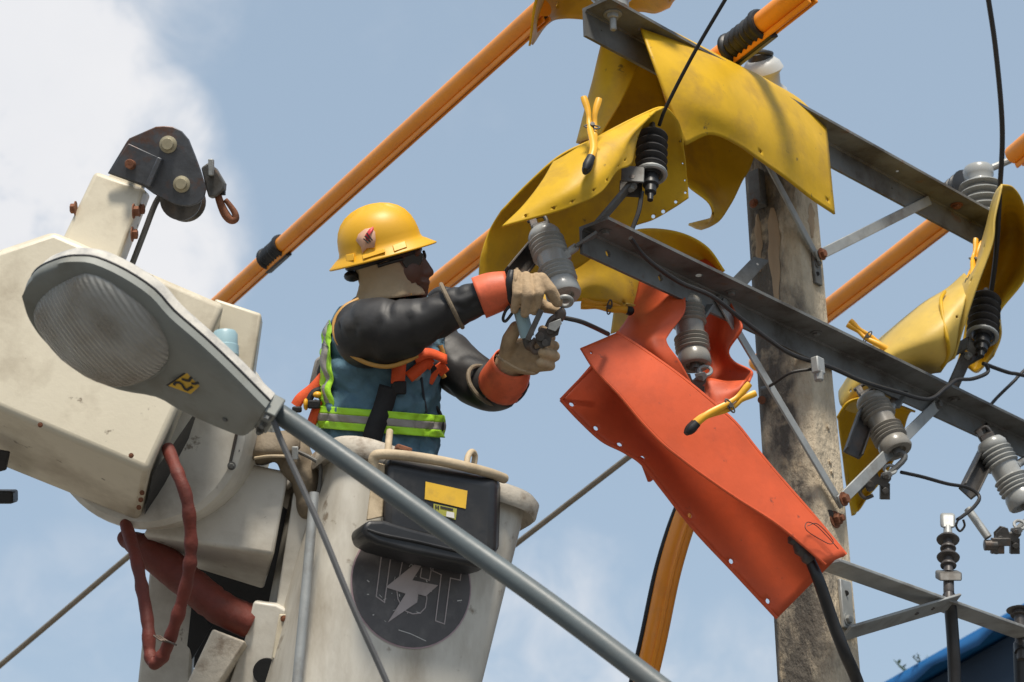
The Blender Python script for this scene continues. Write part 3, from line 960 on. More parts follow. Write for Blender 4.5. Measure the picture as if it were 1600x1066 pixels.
# ------------------------------------------------------------------ surge arresters
def arrester(label, top, bot, r, arm_pt, n=5):
    a, b = P(*top), P(*bot); ax = b - a; L = ax.length; t = ax.normalized()
    o = thing('surge_arrester', label, 'surge arrester', (a + b) / 2, 'dark ribbed surge arresters')
    pr = [(.001, 0), (r * .5, 0), (r * .62, L * .03)]
    for i in range(n):
        q = .06 + .86 * i / n; w = .86 / n
        pr += [(r * .70, L * q), (r * .95, L * (q + .32 * w)), (r * 1.0, L * (q + .5 * w)), (r * .92, L * (q + .62 * w)), (r * .68, L * (q + .8 * w))]
    pr += [(r * .6, L * .95), (r * .55, L), (.001, L)]
    MB().lathe(a, ax, pr, 28).build('housing', 'polymer_dark', o, smooth=50)
    MB().lathe(a - t * .03, t, [(.007, 0), (.010, .02), (.014, .03)], 10).build('terminal', 'dark_steel', o)
    # strap bracket under the housing
    x = (arm_pt - b); x = (x - t * x.dot(t)).normalized(); y = t.cross(x)
    ring = [b - t * .008 + (x * math.cos(k / 20 * 6.2832) + y * math.sin(k / 20 * 6.2832)) * (r * .86) for k in range(21)]
    MB().tube(ring, .007, 8).build('strap', 'bright_galv', o)
    mb = MB()
    for k in (-1, 1): mb.box(b + x * (r * 1.15) + y * (.03 * k) + t * .022, x * .030, y * .003, t * .026)
    mb.build('saddle_plate', 'galv_steel', o, bevel=.002)
    MB().lathe(b, t, [(r * .48, 0), (r * .5, .03), (r * .36, .034), (r * .36, .055), (r * .2, .06), (r * .18, .08)], 14).build('disconnector', 'black_rubber', o)
    m1 = b + x * (r * 1.2) + t * .02
    MB().bar(b + x * r * .7, m1, .055, .008, up=t).build('bracket', 'bright_galv', o, bevel=.002)
    MB().bar(m1 + t * .012, arm_pt, .042, .009, up=t).build('hanger_bar', 'galv_steel', o, bevel=.002)
    bolt(o, m1 + t * .017, t, .011, .014, 'bright_galv')
    bolt(o, m1 + t * .012 - y * .02, -y, .009, .014, 'dark_steel')
    return o


arrester('dark ribbed arrester inside the yellow blanket left of the pole', (1019, 206, 5.45), (1017, 276, 5.36), .043, armL0 + PERP * .03 + ARM * .03 + ZU * .012)
arrester('dark ribbed arrester deep inside the yellow blanket at the far right', (1540, 462, 6.62), (1535, 528, 6.5), .052, on_line(armL0, armL1, 1470) + ZU * .012 + PERP * .03)

# ------------------------------------------------------------------ line insulators
pi_ = thing('post_insulator', 'large grey ribbed insulator at the far end of the upper crossarm', 'insulator', on_line(armT0, armT1, 1535))
b = on_line(armT0, armT1, 1534) + PERP * .012 + ZU * .012; a = b + ZU * .215
ax = (b - a); L = ax.length
pr = [(.001, 0), (.045, 0), (.052, .012), (.05, .035), (.042, .05)]
for i in range(5):
    q = .055 + i * (L - .07) / 5; w = (L - .07) / 5
    pr += [(.044, q), (.069, q + w * .45), (.072, q + w * .6), (.044, q + w * .82)]
pr += [(.045, L), (.001, L)]
MB().lathe(a, ax, pr, 32).build('insulator', 'porcelain', pi_, smooth=50)
MB().tube(crom([a + RT * .05 + UP * .0, a + RT * .08 + UP * .012, a + RT * .12 + UP * .03], 6), .012, 10).build('tie', 'bright_galv', pi_)
pt = thing('post_insulator', 'white capped insulator peeking over the top edge of the big yellow blanket', 'insulator', Vc((PX, PY, zT + .1)))
a = P(1187, 92, 6.3); b = Vc((PX, PY, zT + .085))
ax = b - a
MB().lathe(a, ax, [(.001, 0), (.04, .0), (.058, .018), (.066, .04), (.05, .055), (.045, .09), (.06, .11), (.062, .125), (.04, .14), (.035, ax.length)], 28).build('insulator', 'white_cap', pt, smooth=50)
MB().lathe(a - ax.normalized() * .025, ax, [(.018, 0), (.03, .006), (.036, .02), (.036, .028)], 20).build('cap', 'polymer_dark', pt)
MB().tube([a - ax.normalized() * .016 + RT * (.04 * math.cos(k / 14 * 6.3)) + FW * (.04 * math.sin(k / 14 * 6.3)) for k in range(15)], .007, 8).build('tie', 'polymer_dark', pt)
# insulator under the top left blanket, standing on the upper arm end
li = thing('post_insulator', 'grey insulator on the near end of the upper crossarm under a yellow blanket', 'insulator', on_line(armT0, armT1, 935))
a = on_line(armT0, armT1, 935) + PERP * .05 + ZU * .011
MB().lathe(a, ZU, [(.045, 0), (.045, .03), (.06, .045), (.042, .06), (.06, .08), (.042, .10), (.03, .13)], 24).build('insulator', 'porcelain', li, smooth=50)


# ------------------------------------------------------------------ cable terminations
def termination(label, top, bot, r, cable, cr, lug=True, n=3):
    a, b = P(*top), P(*bot); ax = b - a; L = ax.length; t = ax.normalized()
    o = thing('cable_termination', label, 'cable end', b, 'dark cable terminations on the lower bracket')
    pr = [(r * .34, 0), (r * .36, L * .06)]
    hs = [.16, .38, .60, .80][:n + 1]
    for i, h_ in enumerate(hs):
        rr = r if i % 2 == 0 else r * .7
        pr += [(r * .38, L * (h_ - .07)), (rr * .8, L * (h_ - .035)), (rr, L * (h_ + .02)), (rr * .97, L * (h_ + .04)), (r * .42, L * (h_ + .05))]
    pr += [(r * .4, L)]
    MB().lathe(a, ax, pr, 26).build('sheds', 'polymer_grey', o, smooth=50)
    if lug:
        mb = MB(); mb.box(a - t * .045, RT * .022, t * .028, FW * .014)
        mb.build('lug', 'bright_galv', o, bevel=.008)
        MB().lathe(a - t * .02, t, [(.012, 0), (.014, .03)], 12).build('stud', 'bright_galv', o)
    mb = MB(); mb.box(b + t * .01, RT * .034, t * .016, FW * .03)
    mb.build('support_clamp', 'galv_steel', o, bevel=.005)
    MB().lathe(b + t * .02, t, [(r * .46, 0), (r * .46, .05), (r * .36, .055), (r * .40, .075), (r * .36, .085)], 16).build('gland', 'polymer_grey', o)
    MB().spl([b + t * .08] + PP(cable), cr, 12, 10).build('cable', 'black_rubber', o)
    return o


termination('dark shedded cable end with pale lug standing on the cross strut', (1481, 832, 6.1), (1482, 895, 6.0), .034, [(1486, 960, 5.97), (1490, 1020, 5.95), (1492, 1100, 5.92), (1494, 1300, 5.8)], .0185)
termination('dark shedded cable end at the right edge on the flat bar', (1592, 948, 6.42), (1594, 982, 6.38), .040, [(1594, 1010, 6.36), (1595, 1050, 6.34), (1598, 1120, 6.3), (1600, 1300, 6.2)], .022, lug=False, n=1)
tt = thing('cable_termination', 'cable end with black cable emerging from under the orange blanket', 'cable end', P(1262, 875, 5.32), 'dark cable terminations on the lower bracket')
MB().lathe(P(1236, 836, 5.315), P(1268, 878, 5.305) - P(1236, 836, 5.315), [(.012, 0), (.02, .012), (.014, .024), (.018, .034), (.022, .044), (.016, .06), (.02, .072), (.015, .085)], 16).build('sheds', 'polymer_grey', tt)
MB().spl(PP([(1266, 876, 5.31), (1281, 912, 5.29), (1300, 968, 5.29), (1320, 1020, 5.29), (1345, 1080, 5.33), (1400, 1250, 5.25)]), [.014, .016, .0165, .0165, .0165, .0165], 12, 10).build('cable', 'black_rubber', tt)

# ================================================================== insulating blankets
BG = 'yellow rubber insulating blankets'
YR, OR, CR = 'yellow_rubber', 'orange_rubber', 'cream_rubber'

# over the near end of the upper arm, seen from below
tb = thing('insulating_blanket', 'yellow blanket over the top left line at the upper frame edge, dark inside', 'blanket', P(930, -40, 5.7), BG)
sheet('blanket_sheet', [
    [(827, 72, 5.72), (837, 0, 5.62), (862, -80, 5.6), (940, -115, 5.6), (1015, -90, 5.6), (1052, -30, 5.62), (1062, -6, 5.64)],
    [(829, 68, 5.80), (848, 12, 5.85), (872, -38, 5.9), (940, -50, 5.9), (1005, -40, 5.9), (1045, -12, 5.9), (1056, -1, 5.86)],
    [(831, 70, 5.86), (856, 37, 6.05), (882, 29, 6.12), (940, 31, 6.16), (995, 17, 6.16), (1024, 20, 6.12), (1046, 11, 6.05)]],
    YR, tb, 8, 8, holes=((.30, .82), (.92, .6), (.12, .5)), seed=1)

# the big one over the upper arm
bb = thing('insulating_blanket', 'large yellow blanket draped over the upper crossarm at the pole top', 'blanket', P(1160, 180, 5.9), BG)
sheet('front_sheet', [
    [(1010, 50, 6.05), (1070, 80, 6.1), (1140, 118, 6.2), (1200, 150, 6.3), (1250, 182, 6.4), (1288, 215, 6.5)],
    [(997, 24, 5.74), (1062, 56, 5.80), (1130, 92, 5.88), (1190, 121, 6.0), (1244, 152, 6.12), (1290, 196, 6.25)],
    [(1012, 75, 5.58), (1072, 98, 5.64), (1136, 128, 5.73), (1192, 158, 5.84), (1248, 194, 5.96), (1294, 235, 6.08)],
    [(1038, 150, 5.54), (1092, 158, 5.58), (1146, 180, 5.66), (1196, 210, 5.76), (1252, 246, 5.90), (1299, 285, 6.02)],
    [(1070, 228, 5.55), (1110, 211, 5.60), (1150, 226, 5.66), (1198, 259, 5.74), (1254, 300, 5.88), (1304, 335, 6.0)]],
    YR, bb, 10, 10, holes=((.55, .93), (.97, .93)), seed=2, amp=.006, sc=5)
sheet('rear_sheet', [
    [(1060, 175, 5.95), (1100, 180, 5.98), (1140, 200, 6.0), (1180, 240, 6.02)],
    [(1066, 225, 5.92), (1095, 232, 5.96), (1130, 246, 6.0), (1170, 266, 6.03)],
    [(1070, 272, 5.85), (1090, 275, 5.9), (1120, 282, 5.97), (1158, 285, 6.02)],
    [(1076, 292, 5.75), (1096, 296, 5.82), (1118, 306, 5.92), (1142, 318, 6.0)],
    [(1108, 318, 5.72), (1113, 324, 5.76), (1118, 332, 5.84), (1126, 342, 5.92)],
    [(1112, 340, 5.80), (1110, 346, 5.83), (1106, 350, 5.88), (1112, 352, 5.92)],
    [(1076, 350, 5.97), (1082, 353, 5.98), (1088, 356, 5.98), (1096, 358, 5.98)]],
    YR, bb, 8, 6, holes=((.5, .95),), seed=3)
sheet('side_sheet', [
    [(1000, 98, 5.72), (972, 82, 5.70), (942, 64, 5.78), (972, 76, 5.95), (1022, 104, 6.0)],
    [(970, 160, 5.64), (946, 152, 5.66), (923, 142, 5.78), (962, 148, 5.94), (1042, 168, 5.96)],
    [(938, 212, 5.6), (922, 216, 5.64), (902, 224, 5.76), (950, 232, 5.92), (1062, 250, 5.92)]],
    YR, bb, 8, 10, seed=4)

# middle left blanket around arrester and first cutout
mbk = thing('insulating_blanket', 'yellow blanket folded round the arrester and cutout beside the lineman', 'blanket', P(920, 300, 5.35), BG)
sheet('front_sheet', [
    [(864, 253, 5.28), (882, 243, 5.27), (907, 229, 5.27), (941, 211, 5.29), (976, 194, 5.33), (1008, 179, 5.38), (1036, 168, 5.44)],
    [(846, 286, 5.19), (868, 276, 5.18), (898, 261, 5.18), (936, 240, 5.21), (972, 219, 5.26), (1000, 196, 5.32), (1026, 172, 5.4)],
    [(816, 326, 5.13), (852, 312, 5.12), (892, 296, 5.12), (936, 274, 5.16), (968, 246, 5.22), (990, 214, 5.30), (1012, 182, 5.38)],
    [(784, 356, 5.10), (830, 343, 5.10), (886, 326, 5.11), (936, 303, 5.15), (964, 268, 5.21), (986, 256, 5.27), (992, 214, 5.36)]],
    YR, mbk, 9, 10, holes=((.12, .9), (.25, .9), (.36, .9), (.47, .88), (.56, .86), (.66, .86), (.75, .86), (.9, .8), (.92, .4)), seed=5, amp=.005)
sheet('rear_sheet', [
    [(784, 330, 5.34), (862, 253, 5.30), (935, 213, 5.31), (1000, 181, 5.38), (1036, 167, 5.45), (1056, 184, 5.50), (1064, 208, 5.54)],
    [(764, 362, 5.40), (838, 322, 5.46), (915, 280, 5.50), (985, 238, 5.54), (1030, 228, 5.56), (1056, 230, 5.56), (1070, 242, 5.56)],
    [(751, 402, 5.40), (830, 380, 5.50), (905, 338, 5.54), (980, 300, 5.57), (1028, 288, 5.58), (1056, 282, 5.58), (1074, 282, 5.58)],
    [(748, 446, 5.40), (826, 440, 5.50), (900, 420, 5.56), (975, 362, 5.58), (1020, 344, 5.58), (1052, 326, 5.58), (1076, 310, 5.58)]],
    YR, mbk, 9, 10, holes=((.93, .2), (.95, .45), (.96, .65), (.97, .88), (.86, .95), (.75, .96), (.66, .96), (.6, .5)), seed=6, amp=.005)

# under the lower arm
ub = thing('insulating_blanket', 'yellow blanket hanging behind the near end of the lower crossarm', 'blanket', P(1000, 420, 5.65), BG)
sheet('blanket_sheet', [
    [(740, 452, 5.52), (820, 430, 5.58), (900, 392, 5.62), (960, 368, 5.66), (1010, 357, 5.70), (1062, 364, 5.74), (1104, 386, 5.76), (1132, 424, 5.76)],
    [(752, 470, 5.52), (826, 456, 5.58), (905, 430, 5.60), (960, 414, 5.64), (1010, 402, 5.72), (1058, 396, 5.80), (1096, 406, 5.84), (1122, 430, 5.84)],
    [(770, 482, 5.52), (836, 480, 5.56), (905, 470, 5.56), (955, 474, 5.58), (990, 486, 5.62), (1040, 452, 5.80), (1085, 440, 5.86), (1112, 438, 5.88)]],
    YR, ub, 8, 10, holes=((.5, .95),), seed=7)
sheet('flap', [
    [(962, 470, 5.62), (980, 474, 5.60), (1000, 478, 5.58)],
    [(958, 496, 5.66), (978, 500, 5.63), (994, 500, 5.60)],
    [(954, 522, 5.70), (966, 518, 5.68), (984, 510, 5.64)]], CR, ub, 5, 5, seed=8)

# right hand blanket
rb = thing('insulating_blanket', 'tall yellow blanket folded round the far right arrester', 'blanket', P(1545, 440, 6.6), BG)
sheet('outer_sheet', [
    [(1566, 288, 6.42), (1556, 300, 6.48), (1549, 320, 6.55), (1545, 345, 6.66)],
    [(1555, 340, 6.38), (1546, 352, 6.42), (1538, 370, 6.50), (1530, 398, 6.62)],
    [(1551, 382, 6.36), (1536, 398, 6.38), (1526, 416, 6.46), (1516, 436, 6.58)],
    [(1524, 456, 6.34), (1512, 452, 6.36), (1502, 450, 6.44), (1490, 452, 6.56)],
    [(1507, 508, 6.34), (1496, 500, 6.36), (1484, 494, 6.42), (1472, 490, 6.52)],
    [(1492, 560, 6.36), (1482, 566, 6.38), (1474, 572, 6.42), (1462, 576, 6.48)]],
    CR, rb, 7, 8, holes=((.35, .35), (.35, .55), (.5, .8)), seed=9)
sheet('inner_sheet', [
    [(1566, 288, 6.42), (1582, 292, 6.46), (1596, 312, 6.54), (1606, 345, 6.62), (1610, 380, 6.66)],
    [(1556, 330, 6.62), (1572, 335, 6.78), (1590, 352, 6.82), (1606, 385, 6.76), (1612, 400, 6.68)],
    [(1536, 400, 6.76), (1560, 402, 6.90), (1582, 412, 6.90), (1594, 428, 6.80), (1598, 440, 6.68)],
    [(1516, 468, 6.80), (1536, 468, 6.92), (1556, 470, 6.90), (1564, 478, 6.80), (1562, 488, 6.66)],
    [(1506, 530, 6.76), (1524, 534, 6.86), (1548, 534, 6.84), (1562, 530, 6.74), (1564, 524, 6.62)],
    [(1496, 570, 6.70), (1512, 574, 6.76), (1524, 582, 6.76), (1534, 576, 6.68), (1552, 556, 6.58)]],
    YR, rb, 8, 8, holes=((.7, .12), (.85, .3), (.86, .5)), seed=10)
cb2 = thing('insulating_blanket', 'pale yellow rolled blanket above the lower crossarm right of the pole', 'blanket', P(1440, 540, 6.4), BG)
sheet('blanket_sheet', [
    [(1508, 428, 6.62), (1516, 440, 6.44), (1508, 470, 6.34), (1498, 510, 6.30), (1490, 550, 6.32), (1470, 582, 6.42)],
    [(1480, 452, 6.62), (1484, 462, 6.42), (1480, 490, 6.30), (1476, 525, 6.26), (1470, 562, 6.30), (1455, 584, 6.42)],
    [(1440, 476, 6.64), (1440, 486, 6.42), (1440, 512, 6.30), (1440, 540, 6.26), (1440, 568, 6.32), (1436, 590, 6.46)],
    [(1396, 512, 6.66), (1390, 524, 6.44), (1390, 545, 6.32), (1392, 565, 6.30), (1396, 590, 6.36), (1404, 612, 6.5)],
    [(1352, 552, 6.68), (1345, 565, 6.46), (1345, 582, 6.36), (1350, 600, 6.34), (1362, 622, 6.40), (1380, 640, 6.52)],
    [(1320, 600, 6.68), (1312, 612, 6.48), (1312, 626, 6.38), (1318, 638, 6.36), (1340, 645, 6.42), (1372, 640, 6.52)]],
    CR, cb2, 8, 8, holes=((.5, .08), (.5, .9)), seed=11)
MB().spl(PP([(1476, 456, 6.44), (1470, 470, 6.36), (1474, 500, 6.285), (1480, 530, 6.25), (1482, 552, 6.285), (1472, 574, 6.36)]), .006, 8, 8).build('overlap_edge', YR, cb2)
db = thing('insulating_blanket', 'yellow blanket hanging right of the pole behind the lower brace', 'blanket', P(1360, 690, 6.5), BG)
sheet('blanket_sheet', [
    [(1308, 652, 6.30), (1326, 628, 6.30), (1360, 622, 6.34), (1400, 632, 6.40), (1430, 644, 6.46)],
    [(1312, 668, 6.48), (1334, 642, 6.52), (1362, 634, 6.56), (1396, 640, 6.58), (1420, 648, 6.58)],
    [(1318, 720, 6.52), (1340, 710, 6.62), (1364, 706, 6.66), (1388, 704, 6.66), (1404, 700, 6.62)],
    [(1326, 770, 6.52), (1340, 768, 6.60), (1354, 764, 6.62), (1366, 756, 6.62), (1378, 748, 6.6)],
    [(1332, 806, 6.5), (1336, 804, 6.54), (1340, 798, 6.56), (1346, 790, 6.56), (1352, 780, 6.56)]],
    YR, db, 8, 8, seed=12)

# orange blankets
OG = 'orange rubber insulating blankets'
ob = thing('insulating_blanket', 'notched orange blanket wrapped round the middle cutout under the crossarm', 'blanket', P(1080, 540, 5.55), OG)
sheet('front_sheet', [
    [(1000, 438, 5.66), (1024, 446, 5.60), (1048, 456, 5.55), (1071, 467, 5.52)],
    [(994, 468, 5.62), (1020, 475, 5.54), (1046, 482, 5.48), (1069, 490, 5.47)],
    [(982, 498, 5.56), (1004, 504, 5.46), (1026, 512, 5.42), (1046, 522, 5.42)],
    [(966, 522, 5.50), (992, 530, 5.42), (1018, 538, 5.37), (1042, 537, 5.38)],
    [(968, 545, 5.48), (1000, 560, 5.41), (1034, 568, 5.36), (1063, 566, 5.37)],
    [(985, 575, 5.48), (1020, 594, 5.42), (1054, 604, 5.38), (1090, 614, 5.40)],
    [(1000, 605, 5.50), (1040, 622, 5.46), (1075, 632, 5.44), (1112, 640, 5.46)]],
    OR, ob, 8, 6, seed=13, amp=.004)
sheet('rear_sheet', [
    [(1060, 440, 5.78), (1096, 406, 5.82), (1118, 420, 5.80), (1140, 470, 5.70), (1156, 500, 5.62)],
    [(1070, 480, 5.76), (1096, 486, 5.82), (1122, 490, 5.80), (1142, 500, 5.70), (1158, 516, 5.60)],
    [(1080, 520, 5.74), (1100, 524, 5.80), (1120, 528, 5.78), (1136, 536, 5.70), (1138, 547, 5.62)],
    [(1088, 552, 5.72), (1106, 556, 5.78), (1124, 560, 5.76), (1140, 562, 5.70), (1147, 566, 5.62)],
    [(1092, 584, 5.68), (1112, 588, 5.72), (1136, 590, 5.70), (1160, 588, 5.64), (1175, 580, 5.58)],
    [(1098, 612, 5.62), (1114, 628, 5.62), (1138, 632, 5.58), (1158, 616, 5.54), (1172, 596, 5.52)]],
    OR, ob, 8, 6, seed=14, amp=.004)
sheet('curl', [
    [(1099, 604, 5.50), (1108, 592, 5.52), (1135, 596, 5.52), (1166, 595, 5.50)],
    [(1104, 620, 5.46), (1116, 614, 5.48), (1138, 612, 5.48), (1158, 606, 5.48)],
    [(1110, 640, 5.46), (1122, 636, 5.46), (1138, 628, 5.47), (1152, 618, 5.48)]],
    OR, ob, 6, 5, seed=15)

lb = thing('insulating_blanket', 'long folded orange blanket with eyelet holes hanging in front of the pole', 'blanket', P(1100, 720, 5.4), OG)


def flat_rows(L, R, n=6, sag=0.0):
    """straight rows between two measured edges"""
    o = []
    for (a, b) in zip(L, R):
        o.append([tuple(a[i] + (b[i] - a[i]) * k / n - (sag * math.sin(math.pi * k / n) if i == 2 else 0) for i in range(3)) for k in range(n + 1)])
    return o


frontL = [(908, 544, 5.25), (930, 578, 5.235), (968, 618, 5.225), (1003, 660, 5.22), (1036, 694, 5.22), (1066, 718, 5.222), (1098, 742, 5.225), (1150, 778, 5.235), (1218, 822, 5.25), (1290, 882, 5.265)]
foldR = [(963, 521, 5.33), (1012, 553, 5.325), (1066, 592, 5.32), (1116, 633, 5.32), (1150, 664, 5.32), (1177, 698, 5.32), (1203, 730, 5.32), (1236, 768, 5.32), (1278, 816, 5.32), (1321, 868, 5.31)]
sheet('front_sheet', flat_rows(frontL, foldR, 6, .006), OR, lb, 5, 6, holes=((.14, .04),), seed=16, amp=.002, sc=5)
MB().tube(crom(PP(frontL), 6), .0042, 8).build('hem', OR, lb)
MB().tube(crom(PP([(x - 1, y, d + .004) for (x, y, d) in foldR]), 6), .0085, 10).build('fold_edge', OR, lb)
rearL = [(876, 625, 5.30), (904, 655, 5.29), (940, 688, 5.285), (975, 706, 5.285), (1004, 726, 5.29), (1036, 766, 5.295), (1085, 828, 5.30), (1145, 892, 5.31), (1214, 966, 5.32)]
rearR = [(958, 530, 5.36), (1008, 560, 5.355), (1062, 600, 5.35), (1112, 642, 5.35), (1148, 676, 5.35), (1180, 716, 5.35), (1214, 756, 5.345), (1254, 800, 5.34), (1306, 874, 5.335)]
sheet('rear_sheet', flat_rows([(x, y, d + .025) for (x, y, d) in rearL], [(x, y, d + .02) for (x, y, d) in rearR], 6, -.035), OR, lb, 3, 7, holes=((.06, .06), (.06, .19), (.06, .33), (.06, .46), (.06, .72), (.06, .85), (.07, .96)), seed=17, amp=.003, hr=.0075)
MB().tube(crom(PP([(x, y, d + .021) for (x, y, d) in rearL]), 6), .0045, 8).build('hem', OR, lb)
MB().tube(crom(PP([(876, 625, 5.321), (900, 600, 5.33), (928, 572, 5.34)]), 6), .0045, 8).build('hem', OR, lb)
sheet('loose_corner', [
    [(996, 712, 5.42), (1012, 722, 5.42), (1032, 738, 5.42)],
    [(1004, 730, 5.44), (1016, 736, 5.44), (1028, 742, 5.44)],
    [(1012, 752, 5.46), (1016, 752, 5.46), (1020, 748, 5.46)]], OR, lb, 4, 4, seed=18, amp=.001)
# marker scrawl near the tip: a black loop drawn on the rubber
q = PP([(1262, 822, 5.265), (1275, 818, 5.275), (1290, 830, 5.275), (1302, 846, 5.275), (1296, 850, 5.265), (1280, 842, 5.26), (1264, 832, 5.245), (1258, 824, 5.245), (1262, 816, 5.26), (1276, 822, 5.27), (1296, 842, 5.27), (1310, 858, 5.28)])
MB().spl(q, .0011, 6, 6).build('marker_scrawl', 'print_black', lb)


# ------------------------------------------------------------------ blanket clamps (big sprung clothespins)
def clamp_pin(label, pivot, tip, hnd, open_=.030, bend=.0):
    p, t_, h = P(*pivot), P(*tip), P(*hnd)
    o = thing('blanket_clamp', label, 'clamp', p, 'yellow plastic blanket clamps')
    ax = (t_ - h).normalized()
    s = ax.cross(FW).normalized(); n = s.cross(ax).normalized()
    for k in (-1, 1):
        pts = [t_ + s * .0 + n * (.006 * k), t_.lerp(p, .45) + s * bend + n * (.010 * k), p + s * (.007 * k) + n * (.004 * k), p.lerp(h, .5) + s * (open_ * .45 * k), h + s * (open_ * k)]
        q = crom(pts, 8)
        m = len(q); i0 = int(m * .14)
        rr = [.0095 + .0028 * math.sin((i / (m - i0)) * 9) * (i / (m - i0)) - .003 * (i / (m - i0)) for i in range(m - i0)]
        MB().tube(q[i0:], rr, 10, ref=n, sx=.75).build('jaw', 'clamp_yellow', o)
        MB().tube(q[:i0 + 2], [.006, .0105, .0125, .0125, .0115, .011, .0108, .0105, .010][:len(q[:i0 + 2])], 12, ref=n).build('grip', 'grip_black', o)
    MB().cyl(p - n * .014, p + n * .014, .006, 10).build('pivot', 'galv_steel', o)
    ring = [p + s * (math.cos(a / 12 * 6.3) * .020) + ax * (math.sin(a / 12 * 6.3) * .006) - FW * .008 for a in range(13)]
    MB().tube(ring, .0022, 6).build('spring', 'galv_steel', o)
    return o


clamp_pin('orange-yellow clamp pinching the upper fold of the blanket round the arrester', (925, 199, 5.22), (914, 268, 5.10), (924, 153, 5.26), .020, .012)
clamp_pin('yellow clamp with black tip on the long orange blanket', (1140, 634, 5.14), (1072, 678, 5.11), (1176, 607, 5.16), .014, -.012)
clamp_pin('yellow clamp lying level under the near end of the lower crossarm', (952, 480, 5.50), (990, 487, 5.50), (908, 474, 5.50), .008)
clamp_pin('small yellow clamp on the pale rolled blanket just above the crossarm', (1355, 526, 6.36), (1400, 556, 6.34), (1326, 504, 6.38), .008)
clamp_pin('yellow clamp with black tip half hidden behind the tall right blanket', (1522, 408, 6.55), (1514, 446, 6.40), (1530, 376, 6.6), .012)

# ================================================================== aerial lift: boom head
bo = thing('aerial_lift_boom', 'cream boom head of the bucket truck with winch jib and red hose loop', 'lift boom', P(150, 600, 4.9))


def hx(name, front, back, m, bevel=.01, parent=None, seg=3):
    """solid between two measured quads"""
    f, b = PP(front), PP(back)
    return MB().hexa(f + b).build(name, m, parent or bo, bevel=bevel, seg=seg)


# main housing: front face, tan underside
hx('housing', [(-330, 500, 4.66), (232, 738, 4.66), (352, 476, 4.82), (84, 361, 4.82)], [(-345, 590, 4.98), (216, 816, 4.98), (344, 512, 5.16), (78, 392, 5.16)], 'cream_paint', .016, seg=4)
# dark seam along the end of the housing
MB().prism([p + FW * .02 for p in PP([(236, 742, 4.70), (306, 640, 4.74), (290, 688, 4.85), (221, 818, 5.0)])], FW * .02).build('end_seam', 'black_slit', bo)
hx('boom_section', [(-420, 330, 5.15), (62, 416, 5.15), (10, 560, 5.12), (-430, 700, 5.1)], [(-420, 360, 5.5), (66, 436, 5.5), (14, 575, 5.47), (-430, 700, 5.45)], 'cream_paint', .012)
MB().prism(PP([(-30, 470, 5.10), (14, 466, 5.10), (22, 478, 5.10), (6, 512, 5.10), (-30, 520, 5.10)]), FW * .03).build('access_hole', 'black_slit', bo, bevel=.004)
hx('side_plate', [(340, 640, 5.0), (394, 590, 5.02), (409, 490, 5.06), (335, 466, 5.06)], [(345, 645, 5.12), (398, 596, 5.14), (411, 500, 5.18), (340, 476, 5.18)], 'cream_paint', .008)
# rotating drum behind the housing
c = P(226, 664, 4.99); ax = (FW + RT * .12 - UP * .1).normalized()
MB().lathe(c, ax, [(.235, 0), (.250, .012), (.254, .03), (.254, .30), (.24, .31)], 56).build('rotation_drum', 'white_paint', bo)
MB().tube(crom(PP([(392, 590, 4.955), (372, 668, 4.955), (360, 722, 4.955)]), 4), .004, 8).build('seam_edge', 'dark_steel', bo)
for (x, y, d) in ((289, 682, 4.97), (371, 704, 4.97), (362, 728, 4.95)):
    bolt(bo, P(x, y, d), -FW, .007, .008, 'galv_steel')
for (x, y, d) in ((222, 770, 4.79), (220, 781, 4.82), (217, 793, 4.86), (63, 664, 4.655), (205, 712, 4.655)):
    bolt(bo, P(x, y, d - .012), -FW, .004, .004, 'rust', 'scuff_rivet')
MB().prism(PP([(-20, 700, 4.78), (14, 706, 4.78), (8, 735, 4.83), (-20, 742, 4.83)]), FW * .02).build('slot', 'black_slit', bo, bevel=.004)
MB().box(P(2, 776, 5.0), RT * .035, UP * .016, FW * .03).build('rubber_foot', 'black_rubber', bo, bevel=.006)
# lower mount box
hx('mount_box', [(222, 836, 5.07), (428, 868, 5.04), (452, 737, 5.10), (300, 706, 5.12)], [(252, 872, 5.30), (412, 922, 5.30), (438, 760, 5.38), (300, 740, 5.38)], 'white_paint', .010)
MB().prism(PP([(440, 742, 5.42), (468, 756, 5.42), (440, 965, 5.42), (400, 1000, 5.42), (300, 1045, 5.42), (290, 990, 5.42), (305, 880, 5.42)]), FW * .05).build('gap_shade', 'black_slit', bo)  # black sheet added as the shade in the gap behind the plates
mb = MB().prism(PP([(458, 770, 5.10), (492, 776, 5.10), (474, 965, 5.06), (430, 955, 5.06)]), FW * .03)
mb.build('mount_plate', 'white_paint', bo, bevel=.004)
MB().prism(PP([(396, 940, 5.04), (432, 945, 5.04), (470, 965, 5.04), (462, 1150, 5.0), (330, 1150, 5.0), (382, 1000, 5.04)]), FW * .04).build('mount_plate', 'white_paint', bo, bevel=.006)
MB().prism(PP([(436, 960, 5.02), (466, 962, 5.02), (454, 1040, 5.0), (446, 1040, 5.0), (424, 1028, 5.0)]), FW * .012).build('cover_plate', 'cream_paint', bo, bevel=.003)
bolt(bo, P(444, 967, 5.018), -FW, .006, .006, 'rust')
MB().lathe(P(416, 1050, 5.015), FW, [(.033, 0), (.033, .012)], 28).build('lightening_hole', 'black_slit', bo)
hx('strut', [(262, 1130, 4.96), (300, 1130, 4.96), (384, 1002, 5.0), (332, 982, 5.0)], [(280, 1135, 5.08), (350, 1135, 5.08), (392, 1014, 5.1), (340, 996, 5.1)], 'rim_gel', .006)
MB().prism(PP([(236, 868, 5.26), (305, 952, 5.26), (292, 1150, 5.2), (206, 1150, 5.2)]), FW * .05).build('rear_panel', 'white_paint', bo, bevel=.008)
